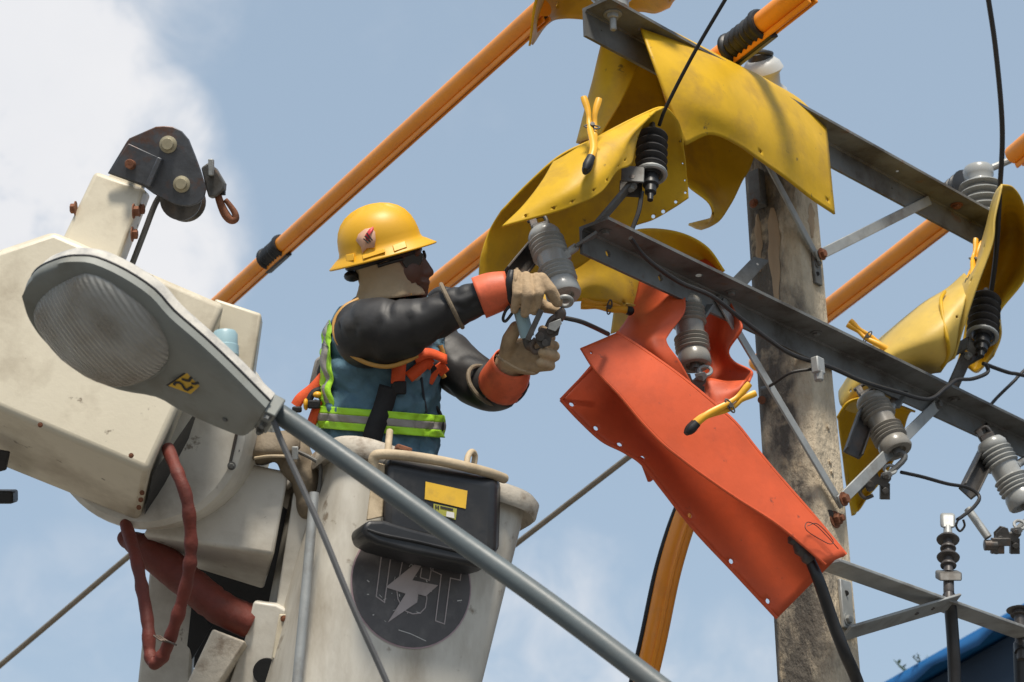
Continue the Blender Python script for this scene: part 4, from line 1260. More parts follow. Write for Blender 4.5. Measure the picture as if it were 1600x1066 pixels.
MB().prism(PP([(300, 940, 5.24), (330, 980, 5.24), (300, 1030, 5.24), (290, 1030, 5.24)]), FW * .03).build('gap_shade', 'black_slit', bo)  # small black sheet, shade of the gap beside the strut as colour
# red protective sock over the rotator lines
q = crom(PP([(196, 840, 5.20), (240, 866, 5.14), (300, 915, 5.10), (345, 950, 5.08), (392, 972, 5.09)]), 8)
rr = [.030 + .030 * min(1, i / 8) + .006 * mnoise.noise(Vc((i * .7, 0, 0))) for i in range(len(q))]
mb = MB().tube(q, rr, 20, sy=.7)
mb.build('red_sock', 'red_hose', bo)
q = crom(PP([(262, 700, 4.74), (278, 740, 4.66), (292, 780, 4.64), (298, 835, 4.64), (297, 880, 4.64), (287, 930, 4.65), (272, 980, 4.66), (256, 1022, 4.68), (242, 1036, 4.69), (234, 1020, 4.71), (231, 975, 4.74), (222, 920, 4.8), (212, 870, 4.86), (196, 818, 4.98)]), 9)
rr = [.0150 + .0022 * mnoise.noise(Vc((i * .35, 2, 0))) + .0012 * math.sin(i * .9) for i in range(len(q))]
MB().tube(q, rr, 14).build('hydraulic_hose', 'red_hose', bo)
q = P(258, 1000, 4.655)
mb = MB()
for k in range(3):
    a = q + RT * (k - 1) * .006
    mb.spl([a - RT * .02 + UP * .01, a - FW * .012, a + RT * .02 - UP * (.004 + .004 * k)], .0022, 6, 5)
mb.build('wire_tie', 'dark_steel', bo)
# ---- winch jib
hx('jib_arm', [(92, 384, 4.86), (182, 418, 4.84), (226, 294, 4.92), (148, 268, 4.94)], [(110, 386, 5.06), (194, 416, 5.04), (236, 304, 5.12), (160, 276, 5.14)], 'cream_paint', .010)
hx('jib_tip', [(166, 282, 4.95), (218, 300, 4.94), (232, 272, 4.96), (182, 256, 4.97)], [(172, 284, 5.08), (222, 302, 5.07), (236, 276, 5.09), (186, 260, 5.1)], 'cream_paint', .003)
plate = [(168, 271), (198, 221), (202, 216), (243, 198), (256, 197), (270, 198), (284, 205), (295, 218), (305, 243), (313, 265), (322, 295), (319, 308), (309, 318), (297, 322), (283, 322), (270, 318), (240, 303), (225, 292), (196, 281)]
for dd in (4.90, 5.06):
    pl = MB().prism(PP([(x, y, dd) for (x, y) in plate]), FW * .010).build('winch_plate', 'plate_steel', bo, bevel=.002)
MB().prism(PP([(170, 270, 4.893), (200, 224, 4.893), (250, 247, 4.893), (228, 290, 4.893), (198, 280, 4.893)]), FW * .0065).build('doubler_plate', 'plate_steel', bo, bevel=.002)
MB().prism(PP([(246, 245, 4.87), (253, 248, 4.87), (234, 292, 4.87), (226, 290, 4.87)]), FW * .03).build('stop_bar', 'plate_steel', bo, bevel=.002)
for (x, y, r_, h_, m_) in ((263, 226, .0145, .018, 'brass_bolt'), (284, 288, .0140, .018, 'brass_bolt'), (206, 258, .0115, .034, 'rust')):
    p = P(x, y, 4.9)
    MB().lathe(p, -FW, [(r_ * 1.45, 0), (r_ * 1.45, .004), (r_ * 1.02, .006), (r_, h_ - .002), (r_ * .9, h_)], 20).build('bolt', m_, bo)
    MB().cyl(p, P(x, y, 5.08), r_ * .7, 10).build('pin', 'plate_steel', bo)
MB().lathe(P(282, 312, 4.95), FW, [(.05, 0), (.05, .01), (.036, .03), (.036, .05), (.05, .07), (.05, .08)], 32).build('sheave', 'dark_steel', bo)
MB().lathe(P(262, 230, 4.95), FW, [(.036, 0), (.028, .03), (.028, .05), (.036, .08)], 28).build('sheave', 'dark_steel', bo)
MB().tube(crom(PP([(256, 300, 4.99), (243, 318, 4.99), (226, 362, 4.98), (206, 414, 4.97)]), 4), .0075, 10).build('winch_rope', 'wire_grey', bo)
for (x, y, d) in ((119, 326, 4.9), (208, 330, 4.87), (206, 366, 4.87), (217, 327, 4.93)):
    bolt(bo, P(x, y, d), RT * (-1 if x < 150 else 1), .012, .014, 'rust')
MB().prism(PP([(196, 375, 4.99), (214, 336, 4.99), (214, 352, 5.02), (190, 396, 5.02)]), FW * .02).build('side_bracket', 'dark_steel', bo, bevel=.003)
hk = thing('winch_hook', 'rusty winch hook with grey limit switch beside the winch plates', 'hook', P(335, 290, 4.98))
MB().prism(PP([(314, 262, 4.94), (325, 254, 4.94), (336, 262, 4.94), (350, 286, 4.94), (349, 297, 4.94), (338, 306, 4.94), (326, 309, 4.94), (322, 296, 4.94)]), FW * .05).build('limit_switch', 'galv_steel', hk, bevel=.004)
MB().box(P(330, 262, 4.93), RT * .006, UP * .02, FW * .012).build('switch_lever', 'bright_galv', hk, bevel=.002)
MB().spl(PP([(340, 304, 4.97), (346, 322, 4.97), (353, 336, 4.97), (361, 344, 4.97), (368, 342, 4.97), (367, 333, 4.97), (360, 322, 4.97), (352, 312, 4.97)]), [.009, .010, .011, .010, .009, .008, .007, .006], 12, 6).build('hook', 'rust', hk)
MB().box(P(346, 300, 4.97), RT * .009, UP * .008, FW * .012).build('swivel', 'black_slit', hk, bevel=.002)

# leather tool bag hung between boom and bucket
lb_ = thing('tool_bag', 'worn brown leather tool bag wedged between the boom box and bucket', 'bag', P(450, 740, 5.12))
mb = MB()
for (x, y, d, rx, ry) in ((408, 702, 5.14, 30, 26), (440, 700, 5.13, 30, 24), (462, 720, 5.12, 28, 34), (478, 750, 5.12, 22, 40), (480, 785, 5.12, 18, 30), (450, 690, 5.16, 40, 18)):
    mb.sphere(P(x, y, d), RT * M(rx, d), UP * M(ry, d), FW * .06, 16, 10)
mb.build('pouch', 'leather_bag', lb_, voxel=.007, smit=4)
sheet('flap', [[(378, 684, 5.10), (410, 676, 5.08), (452, 678, 5.08), (468, 668, 5.10)], [(384, 704, 5.06), (412, 700, 5.05), (448, 704, 5.05), (466, 702, 5.08)], [(396, 718, 5.07), (418, 716, 5.06), (446, 716, 5.06), (462, 718, 5.08)]], 'leather_bag', lb_, 6, 6, amp=.008, sc=22, seed=20)
MB().spl(PP([(398, 716, 5.05), (420, 713, 5.04), (448, 713, 5.04)]), .004, 8, 6).build('trim', 'old_wood', lb_)
MB().box(P(461, 708, 5.03), RT * .008, UP * .016, FW * .004).build('buckle', 'bright_galv', lb_, bevel=.002)
MB().spl(PP([(466, 706, 5.06), (490, 718, 5.05), (501, 730, 5.05), (497, 780, 5.06), (492, 795, 5.07)]), .005, 8, 6).build('wire_frame', 'galv_steel', lb_)

# ================================================================== bucket
_ex = (RT * .93 - UP * .325 + FW * .30).normalized()
_ez = (RT * .14 + UP * .91 + FW * .38)
_ez = (_ez - _ex * _ez.dot(_ex)).normalized()
_ey = _ez.cross(_ex).normalized()                     # away from the camera
if _ey.dot(FW) < 0: _ey = -_ey
BF = P(690, 745, 5.02)                                # middle of the front top edge
HB = .262
BC = BF + _ey * HB
bk = thing('lift_bucket', 'white fibreglass lift bucket with round dark emblem and worn rim', 'bucket', BC - _ez * 1.05)


def bsec(half, z, n=10, rad=.075):
    pts = []
    for (sx, sy, a0) in ((1, 1, 0), (-1, 1, 90), (-1, -1, 180), (1, -1, 270)):
        for k in range(n + 1):
            a = math.radians(a0 + 90 * k / n)
            pts.append(BC + _ex * (sx * (half - .010 - rad) + rad * math.cos(a)) + _ey * (sy * (half - rad) + rad * math.sin(a)) + _ez * z)
    return pts


rows = [bsec(HB - .038 * (k / 14), -1.05 * k / 14) for k in range(15)]
inn = [bsec(HB - .012 - .038 * (k / 14), -1.03 * k / 14) for k in range(15)]
mb = MB(); mb.grid(rows, close=True); n_ = len(rows[0])
mb.f.append(tuple(len(mb.v) - n_ + i for i in range(n_)))
k0 = len(mb.v)
mb.grid(inn[::-1], close=True)
mb.f.append(tuple(k0 + i for i in range(n_)))
mb.build('shell', 'bucket_gel', bk, smooth=50)
# rim: outward-rolled lip
prof = [(-.013, .0), (-.013, .022), (.0, .032), (.022, .030), (.034, .018), (.032, -.016), (.026, -.024), (.014, -.012), (.001, -.008)]
rws = []
for (o_, z_) in prof:
    rws.append([q + _ez * (.004 * mnoise.noise(q * 9)) for q in bsec(HB + o_, z_, 10, .075 + o_)])
mb = MB(); mb.grid(rws + [rws[0]], close=True)
mb.build('rim', 'rim_gel', bk, smooth=60)
FN = -_ey
th_ = math.atan(.038 / 1.05)
FNt = (FN * math.cos(th_) - _ez * math.sin(th_)).normalized()      # the front wall leans in


def on_front(px, py, lift=.0015):
    return PPL(px, py, BF + FNt * lift, FNt)


# corner guide rail to the left of the front wall
MB().spl([on_front(491, 770, .0) + FW * .0, on_front(480, 900, .0), on_front(462, 1090, .0)], .012, 12, 6).build('side_rail', 'bright_galv', bk)
# round emblem
dc = on_front(643, 914, .002)
uu = (_ex).normalized(); vv = FNt.cross(uu).normalized()
if vv.dot(UP) < 0: vv = -vv
circ = lambda r, l: [dc + FNt * l + uu * (math.cos(a / 48 * 2 * math.pi) * r) + vv * (math.sin(a / 48 * 2 * math.pi) * r) for a in range(48)]
fan(circ(.1535, .0)).build('emblem_edge', 'decal_ring', bk)
em = fan(circ(.150, .0015)).build('emblem', 'decal_dark', bk)


def dpt(x, y, l=.005):
    return on_front(540 + x / 5.92, 840 + y / 5.92, l)


for nm, poly in (('letter_i', [(335, 140), (418, 178), (360, 600), (283, 545), (335, 140)]),
                 ('letter_c', [(690, 370), (775, 396), (792, 300), (770, 235), (720, 200), (640, 170), (570, 175), (530, 200), (512, 290), (475, 500), (485, 570), (520, 640), (560, 682), (620, 706), (690, 700), (738, 650), (752, 560), (750, 540)]),
                 ('letter_c', [(690, 370), (705, 280)]),
                 ('letter_t', [(815, 235), (1070, 320), (1060, 395), (970, 375), (915, 800), (832, 770), (885, 345), (806, 308), (815, 235)])):
    ribbon([dpt(x, y) for (x, y) in poly], .0013, FNt).build(nm, 'decal_light', em)
bp_ = [dpt(x, y, .0065) for (x, y) in [(645, 240), (700, 265), (617, 395), (855, 442), (742, 543), (672, 525), (662, 600), (390, 785), (555, 520), (370, 460)]]
mb = MB(); mb.v = bp_; mb.f = [(0, 1, 2, 9), (2, 3, 4, 5, 8, 9), (5, 6, 7, 8)]
mb.build('lightning_bolt', 'decal_light', em)

rs = random.Random(12)
for k in range(26):
    x, y = rs.uniform(80, 1120), rs.uniform(230, 930)
    if (x - 605) ** 2 + (y - 430) ** 2 > 500 ** 2: continue
    a_ = rs.uniform(-.4, 2.6); l_ = rs.uniform(8, 45)
    ribbon([dpt(x, y, .0045), dpt(x + l_ * math.cos(a_), y + l_ * math.sin(a_), .0045)], rs.uniform(.0005, .0012), FNt).build('scratch', 'label_white', em)
ribbon([dpt(490, 855, .0045), dpt(600, 890, .0045), dpt(745, 958, .0045)], .0008, FNt).build('scratch', 'label_white', em)

# black tool tray hung on the front of the bucket
tr = thing('tool_tray', 'black plastic tool tray with yellow label hung on the bucket front', 'tool tray', on_front(690, 870, .02))


def on_tray(px, py, lift=.12):
    return PPL(px, py, BF + FN * lift, FN)


fr_ = [on_tray(x, y, .115) for (x, y) in [(602, 716), (777, 750), (774, 872), (598, 830)]]
bk_ = [on_front(x, y, .012) for (x, y) in [(598, 712), (784, 746), (780, 866), (594, 825)]]
mb = MB().hexa([fr_[3], fr_[2], bk_[2], bk_[3], fr_[0], fr_[1], bk_[1], bk_[0]])
mb.build('tray_body', 'black_plastic', tr, bevel=.022, seg=4)
lipf = [(567, 822), (576, 812), (600, 812), (640, 824), (710, 842), (774, 858), (773, 880), (750, 886), (700, 876), (640, 864), (590, 850), (572, 840)]
MB().prism([on_tray(x, y, .120) for (x, y) in lipf], _ey * .10).build('bottom_lip', 'black_rubber', tr, bevel=.012, seg=4)
MB().spl([on_tray(574, 828, .118), on_tray(600, 836, .122), on_tray(650, 846, .122), on_tray(710, 860, .122), on_tray(768, 872, .121)], .004, 8, 8).build('lip_seam', 'black_plastic', tr)
MB().prism([on_tray(x, y, .10) for (x, y) in [(584, 722), (602, 727), (598, 808), (572, 814)]], FW * .02).build('side_board', 'old_wood', tr, bevel=.003)
lab = fan([on_tray(x, y, .1175) for (x, y) in [(665, 752.5), (730.5, 767), (727.7, 795), (663.5, 780)]]).build('yellow_label', 'label_yellow', tr)
l2 = fan([on_tray(x, y, .1175) for (x, y) in [(677.5, 787), (714, 795), (712, 812.5), (677, 801)]]).build('maker_label', 'label_green', tr)
fan([on_tray(x, y, .1185) for (x, y) in [(698, 799), (709.5, 801), (710, 810), (697, 807)]]).build('white_patch', 'label_white', l2)
for poly in ([(680, 789), (682, 789.5), (682, 795), (680, 794.5)], [(684, 790), (686, 790.4), (686, 796), (684, 795.6)], [(682, 791.6), (684, 792), (684, 793.6), (682, 793.2)], [(688, 790.6), (708, 795), (708, 798), (688, 794)]):
    fan([on_tray(x, y, .119) for (x, y) in poly]).build('print', 'print_black', l2)
# hanging frame
MB().spl([on_tray(584, 735, .10), on_tray(584, 716, .11), on_tray(596, 710, .12), on_tray(640, 713, .125), on_tray(700, 723, .125), on_tray(760, 738, .11), on_tray(788, 748, .06)], .0125, 12, 8).build('hanging_rail', 'old_wood', tr)
MB().spl([on_tray(606, 710, .12), on_tray(607, 694, .105), on_tray(609, 674, .08)], .0085, 12, 6).build('hook', 'old_wood', tr)
MB().spl([on_tray(729, 728, .12), on_tray(731, 714, .11), on_tray(737, 706, .09), on_tray(742, 712, .075), on_tray(740, 730, .07)], .0075, 12, 6).build('hook', 'old_wood', tr)
MB().box(on_tray(630, 703, .06), _ex * .02, _ey * .012, _ez * .008).build('wedge', 'rust', tr, bevel=.004)

# ================================================================== street lamp in the foreground
sl = thing('street_lamp', 'grey cobra-head street lamp numbered 25 on a slanting pipe in the foreground', 'street lamp', P(240, 530, 4.2))
Upx = [(43, 453), (50, 432), (62, 420), (81, 411), (100, 405), (120, 403), (150, 406), (195, 426), (240, 456), (270, 489), (315, 528), (360, 570), (400, 610), (420, 630)]
Lpx = [(43, 453), (47, 476), (54, 495), (66, 514), (80, 530), (102, 553), (141, 580), (192, 601), (249, 612), (285, 632), (330, 653), (372, 670), (388, 672), (404, 660)]
DU, DL = 4.06, 4.26
Up3 = crom([P(x, y, 4.15 + (DU - 4.15) * min(1, i / 4)) for i, (x, y) in enumerate(Upx)], 3)
Lo3 = crom([P(x, y, 4.15 + (DL - 4.15) * min(1, i / 4)) for i, (x, y) in enumerate(Lpx)], 3)
ns = len(Up3)
lax = (P(410, 640, 4.15) - P(43, 453, 4.15)).normalized()
ln = lax.cross(Up3[18] - Lo3[18]).normalized()
if ln.dot(FW) < 0: ln = -ln


def hgt(i):
    t = i / (ns - 1)
    return (.085 * min(1, (t / .12)) ** .5) * (1 - .42 * max(0, (t - .35) / .65))


rows = []
for i in range(ns):
    u, l = Up3[i], Lo3[i]
    row = []
    for k in range(15):
        s = k / 14
        a = math.pi * s
        row.append(u.lerp(l, .5 - .5 * math.cos(a) * (1.0)) + ln * (hgt(i) * (math.sin(a) ** .55 if 0 < s < 1 else 0)))
    rows.append(row)
mb = MB(); mb.grid(rows)
mb.f.append(tuple(len(mb.v) - 15 + k for k in range(15)))
mb.build('top_housing', 'lamp_top', sl, smooth=60)
# lower door frame, a little proud of the rim
low = []
for i in range(ns):
    u, l = Up3[i], Lo3[i]
    c = u - l; w = c.length; c = c.normalized() if w > 1e-6 else UP
    b_ = -ln
    low.append([u + c * .002 + ln * .004, u + c * .002 + b_ * .016, u - c * min(.012, w * .2) + b_ * .024, u.lerp(l, .3) + b_ * .024, u.lerp(l, .5) + b_ * .025, u.lerp(l, .7) + b_ * .024, l + c * min(.012, w * .2) + b_ * .024, l - c * .002 + b_ * .016, l - c * .002 + ln * .004])
mb = MB(); mb.grid(low); mb.f.append(tuple(len(mb.v) - 9 + k for k in range(9)))
mb.build('lower_door', 'lamp_alu', sl, smooth=50)
MB().tube([u + (u - l).normalized() * .001 + ln * .006 for u, l in zip(Up3[1:], Lo3[1:])], .0035, 8).build('gasket', 'black_rubber', sl)
# lens bowl
lens = [(55, 480), (60, 466), (69, 455), (86, 440), (105, 428), (122, 423), (138, 422), (155, 428), (175, 438), (200, 455), (228, 476), (250, 496), (264, 514), (271, 534), (267, 558), (252, 578), (232, 590), (210, 598), (186, 600), (160, 591), (141, 582), (120, 568), (100, 553), (84, 536), (66, 512), (57, 496)]
lo_ = Lo3[14] - ln * .0255
ctr = PPL(160, 512, lo_, ln)
lp = [ctr.lerp(PPL(x, y, lo_, ln), .99) for (x, y) in lens]
mb = MB(); R_ = []
for k in range(37):
    s = k / 36
    R_.append([ctr.lerp(q, math.sin(math.pi / 2 * (1 - s)) * (.999 if k < 36 else 0) + .001) - ln * (.062 * math.sin(math.pi / 2 * s) + (.0011 * (-1) ** k if 1 < k < 26 else 0)) for q in lp])
mb.grid(R_, close=True); mb.f.append(tuple(len(mb.v) - len(lp) + i for i in range(len(lp))))
# rings from rim (k=0) to apex (k=8 collapsed)
mb.build('lens', 'lamp_glass', sl, smooth=70, solid=.003)
mb = MB(); R_ = []
for k in range(6):
    s = k / 5
    R_.append([ctr.lerp(q, .97 * math.cos(math.pi / 2 * s * .9)) - ln * (.001 + .012 * math.sin(math.pi / 2 * s)) for q in lp])
mb.grid(R_, close=True); mb.f.append(tuple(len(mb.v) - len(lp) + i for i in range(len(lp))))
mb.build('reflector', 'lamp_alu', sl, smooth=70)
MB().tube(crom([q - ln * .001 for q in lp] + [lp[0] - ln * .001], 2), .006, 8).build('lens_ring', 'lamp_alu', sl)
# bulb behind the lens
mb = MB(); mb.sphere(ctr - ln * .032 + lax * .01, lax * .045, lax.cross(ln) * .018, ln * .012, 16, 10); mb.build('bulb', 'white_cap', sl)
# latch at the head, screws at the tail
MB().box(PPL(64, 445, lo_, ln) - ln * .004, lax * .008, ln * .004, lax.cross(ln) * .005).build('latch', 'bright_galv', sl, bevel=.0015)
for (x, y) in ((362, 590), (377, 610), (352, 655), (348, 628)):
    bolt(sl, PPL(x, y, lo_, ln) - ln * .0, -ln, .0045, .004, 'galv_steel', 'screw')
mb = MB(); e_ = (Up3[-1] + Lo3[-1]) / 2
mb.box(e_ + lax * .012 + ln * .005, lax * .014, (Up3[-1] - Lo3[-1]) * .46, ln * .028)
mb.build('pipe_clamp', 'lamp_alu', sl, bevel=.004)
for k in (-.35, .0, .4):
    bolt(sl, e_ + (Up3[-1] - Lo3[-1]) * k - ln * .026 + lax * .012, -ln, .006, .012, 'galv_steel', 'clamp_screw')
# number sticker
qd = [PPL(x, y, lo_ - ln * .013, ln) for (x, y) in [(263, 603), (292, 583), (320, 596), (298, 616)]]
bd = [PPL(x, y, lo_ - ln * .012, ln) for (x, y) in [(259, 602), (291, 580), (325, 596), (320, 600), (292, 586), (266, 605)]]
fan(bd).build('old_sticker', 'print_black', sl)
stk = fan(qd).build('number_sticker', 'label_yellow', sl)


def spt(x, y):          # zoom crop of the sticker: 17.76 px per photo px, origin (250,570)
    return PPL(250 + x / 17.76, 570 + y / 17.76, lo_ - ln * .0145, ln)


for nm, pl in (('digit_2', [(400, 580), (395, 530), (450, 490), (540, 500), (610, 550), (650, 620), (690, 680), (750, 705), (830, 650), (905, 610)]),
               ('digit_5', [(890, 355), (850, 370), (800, 450), (690, 430), (600, 395)]),
               ('digit_5', [(870, 520), (960, 535), (1060, 500), (1110, 440), (1060, 385), (960, 370)])):
    ribbon([spt(x, y) for (x, y) in pl], .0030, ln).build(nm, 'print_black', stk)
# photocell on top
MB().lathe(P(352, 556, 4.22), (UP + FW * .3 - RT * .05), [(.028, 0), (.028, .02), (.026, .022), (.026, .045), (.022, .052), (.008, .055)], 24).build('photocell', 'photocell', sl)
# pipe
pq = PP([(395, 630, 4.18), (428, 642, 4.14), (520, 704, 4.10), (700, 832, 4.0), (850, 938, 3.9), (1010, 1058, 3.8), (1200, 1205, 3.68), (1500, 1440, 3.5)])
MB().spl(pq, .0215, 24, 8).build('mast_pipe', 'lamp_pipe', sl)
wire('lamp_cable', 'grey cable hanging from the tail of the street lamp', [(408, 640, 4.16), (424, 652, 4.12), (440, 690, 4.1), (468, 752, 4.08), (505, 835, 4.05), (550, 945, 4.02), (606, 1070, 4.0), (660, 1200, 3.97)], .0062, 'wire_grey', cat='cable')

# ================================================================== the lineman
pn = thing('person', 'lineman in yellow hard hat, black rubber sleeves and blue hi-vis vest reaching from the bucket', 'person', BC - _ez * 1.02)
DP = 5.32
SEC = [(462, 622, 42, .065, 5.38), (480, 606, 76, .115, 5.38), (520, 600, 91, .145, 5.38), (570, 598, 94, .15, 5.37), (620, 594, 91, .15, 5.36), (660, 592, 89, .15, 5.35), (700, 592, 88, .15, 5.34), (770, 592, 92, .15, 5.32)]


def sec(py):
    py = max(SEC[0][0], min(SEC[-1][0], py))
    for a, b in zip(SEC, SEC[1:]):
        if a[0] <= py <= b[0]:
            t = (py - a[0]) / (b[0] - a[0])
            return [a[i] + (b[i] - a[i]) * t for i in range(1, 5)]


def TS(th, py, lift=0.0):
    """point on the torso: th 0 faces the camera, +90 deg his front (right in the picture)"""
    cx, hw, hd, d = sec(py)
    s, c = math.sin(th), math.cos(th)
    e = .82
    sx = math.copysign(abs(s) ** e, s); cy = math.copysign(abs(c) ** e, c)
    fold = -.05 * max(0, .14 - abs(mnoise.noise(Vc((th * 1.9 + py * .012, py * .022 - th * .6, 11))))) + .013 * mnoise.noise(Vc((th * 1.6, py * .028 + th * .8, 3))) + .007 * mnoise.noise(Vc((th * 4, py * .06 - th * 2, 7)))
    return P(cx + (hw + (lift + fold) * FPX / d) * sx, py, d - (hd + lift + fold) * cy)


def th_at(px, py):
    cx, hw, hd, d = sec(py)
    v = max(-.985, min(.985, (px - cx) / hw))
    return math.asin(math.copysign(abs(v) ** (1 / .82), v))


# body: one continuous figure under the clothes
sk = MB()


def pc_(a, ra, b, rb):
    sk.cap(P(*a), M(ra, a[2]), P(*b), M(rb, b[2]))


pc_((596, 560, 5.36), 70, (594, 690, 5.34), 68)
pc_((606, 500, 5.38), 62, (596, 570, 5.37), 70)
pc_((612, 455, 5.36), 26, (608, 490, 5.38), 34)                         # neck
pc_((600, 500, 5.30), 34, (648, 516, 5.17), 28); pc_((648, 516, 5.17), 27, (785, 458, 5.10), 15)      # right arm
pc_((648, 516, 5.47), 24, (768, 610, 5.38), 22); pc_((768, 610, 5.38), 24, (800, 568, 5.2), 15)       # left arm
hipz = P(594, 690, 5.34)
for k in (-1, 1):
    kn = hipz - _ez * .42 + _ey * (.09 * k) + _ex * .03; ft = BC - _ez * .97 + _ey * (.1 * k)
    sk.cap(hipz + _ey * (.045 * k) - _ez * .05, .085, kn, .062); sk.cap(kn, .062, ft, .045)
    sk.cap(ft, .045, ft + _ex * .13 - _ez * .02, .035)
HD = 5.31
sk.sphere(P(606, 398, HD), RT * M(46, HD), UP * M(48, HD), FW * .074, 18, 12)
sk.sphere(P(630, 428, HD), (RT + UP * .1) * M(34, HD), UP * M(36, HD), FW * .058, 16, 12)
sk.cap(P(640, 440, HD), M(20, HD), P(658, 457, HD), M(11.5, HD))            # jaw, chin
sk.cap(P(656, 402, HD - .0), M(7, HD), P(671, 424, HD), M(6.5, HD))       # nose
sk.cap(P(672, 426, HD), M(6.8, HD), P(661, 430, HD), M(7, HD))
for k in (-1, 1):
    sk.cap(P(663, 428, HD + .011 * k), M(4.5, HD), P(657, 430, HD + .014 * k), M(4, HD))
    sk.cap(P(668, 441, HD + .008 * k), M(4.8, HD), P(661, 441, HD + .022 * k), M(3.2, HD))   # lips
    sk.cap(P(666, 449, HD + .006 * k), M(5.0, HD), P(659, 449, HD + .02 * k), M(3.2, HD))
sk.cap(P(650, 394, HD - .03), M(8, HD), P(650, 394, HD + .03), M(8, HD))  # brow
sk.build('body', 'skin', pn, voxel=.0045, smit=3)

# vest shirt
g = []
for i in range(90):
    py = 462 + (772 - 462) * i / 89
    g.append([TS(2 * math.pi * k / 120, py, .004) for k in range(120)])
mb = MB(); mb.grid(g, close=True); mb.f.append(tuple(range(120))); mb.f.append(tuple(len(mb.v) - 120 + k for k in range(120)))
vest = mb.build('vest', 'blue_cloth', pn, smooth=70)


def band(name, m, top, bot, th0, th1, lift=.017, n=120, parent=None):
    """strip on the torso; top/bot give the picture height as a function of column"""
    r0, r1 = [], []
    for k in range(n + 1):
        th = th0 + (th1 - th0) * k / n
        cx, hw, hd, d = sec(640)
        x = cx + hw * math.copysign(abs(math.sin(th)) ** .82, math.sin(th))
        r0.append(TS(th, top(x), lift)); r1.append(TS(th, bot(x), lift))
    rw = [r0]
    for j in range(1, 5):
        rr = []
        for k in range(n + 1):
            th = th0 + (th1 - th0) * k / n
            x = 592 + 89 * math.copysign(abs(math.sin(th)) ** .82, math.sin(th))
            rr.append(TS(th, top(x) + (bot(x) - top(x)) * j / 5, lift))
        rw.append(rr)
    return MB().grid(rw + [r1]).build(name, m, parent or vest, solid=.0012)


sl_ = lambda c: (lambda x: c + (x - 505) * .085)
band('lime_stripe', 'lime_tape', sl_(634), sl_(645), -math.pi * .9, math.pi * .62)
band('reflective_stripe', 'grey_tape', sl_(645), sl_(657), -math.pi * .9, math.pi * .62)
band('lime_stripe', 'lime_tape', sl_(657), sl_(669), -math.pi * .9, math.pi * .62)
for (x0, x1, m_, nm) in ((507, 513, 'lime_tape', 'lime_stripe'), (513, 519, 'grey_tape', 'reflective_stripe'), (519, 525, 'lime_tape', 'lime_stripe')):
    r0 = []; r1 = []
    for k in range(30):
        py = 500 + (636 - 500) * k / 29
        w = 1.3 * math.sin(k * .75)
        r0.append(TS(th_at(x0 + w, py), py, .016)); r1.append(TS(th_at(x1 + w, py), py, .016))
    MB().grid([r0, r1]).build(nm, m_, vest, solid=.0012)
# zip line
MB().spl([TS(th_at(x, y), y, .008) for (x, y) in ((656, 590), (660, 615), (665, 645))], .0035, 6, 6).build('zip', 'dark_cloth', vest)
for k in (-1, 1):
    kn = hipz - _ez * .42 + _ey * (.09 * k) + _ex * .03; ft = BC - _ez * .95 + _ey * (.1 * k)
    MB().spl([hipz + _ey * (.055 * k) - _ez * .12, kn, ft], [.09, .08, .065], 16, 6).build('trouser_leg', 'dark_cloth', pn)
    MB().cap(ft - _ez * .02, .055, ft + _ex * .14 - _ez * .03, .045).build('boot', 'leather_bag', pn)


# rubber sleeves
def sleeve(st, seed, edge=True):
    """st: (px, py, d, half width px)"""
    q = crom(PP([s[:3] for s in st]), 9)
    rr = [v.x for v in crom([Vc((M(s[3], s[2]), 0, 0)) for s in st], 9)]
    fr = frames(q)
    rows = []
    L = len(q)
    for i, (p, (t, x, y)) in enumerate(zip(q, fr)):
        row = []
        for k in range(40):
            a = 2 * math.pi * k / 40
            dv = x * math.cos(a) + y * math.sin(a)
            pt_ = p + dv * rr[i]
            f = i / (L - 1)
            cr_ = abs(mnoise.noise(Vc((i * .10, a * .5, seed)) + pt_ * 1.6))
            w = (.010 - .055 * max(0, .2 - cr_)) * (1 - .6 * f) * min(1, i / 5) - .005
            w += (.013 * mnoise.noise(pt_ * 5.5 + Vc((seed, 0, 0))) + -.001 * mnoise.noise(pt_ * 19 + Vc((0, seed, 0)))) * (1 - .75 * f) * min(1, i / 5)
            row.append(p + dv * (rr[i] + w))
        rows.append(row)
    mb = MB(); mb.grid(rows, close=True)
    o = mb.build('rubber_sleeve', 'sleeve_rubber', pn, smooth=80, solid=.003)
    if edge: MB().tube(rows[0] + [rows[0][0]], .006, 8).build('sleeve_edge', 'sleeve_edge', o)
    return o


s1 = sleeve([(563, 518, 5.225, 51), (578, 518, 5.185, 52), (616, 515, 5.15, 49), (655, 506, 5.125, 39), (700, 486, 5.11, 31), (735, 472, 5.10, 29), (764, 461, 5.09, 27)], 3.0, False)
s2 = sleeve([(655, 520, 5.50, 46), (690, 550, 5.46, 42), (735, 588, 5.40, 38), (770, 608, 5.33, 34), (790, 602, 5.26, 32), (800, 590, 5.22, 30)], 8.0)
MB().spl(PP([(560, 468, 5.22), (538, 480, 5.20), (523, 502, 5.185), (525, 529, 5.165), (543, 550, 5.145), (572, 567, 5.125), (604, 573, 5.12), (632, 566, 5.12), (652, 556, 5.14)]), .0058, 10, 8).build('sleeve_edge', 'sleeve_edge', s1)
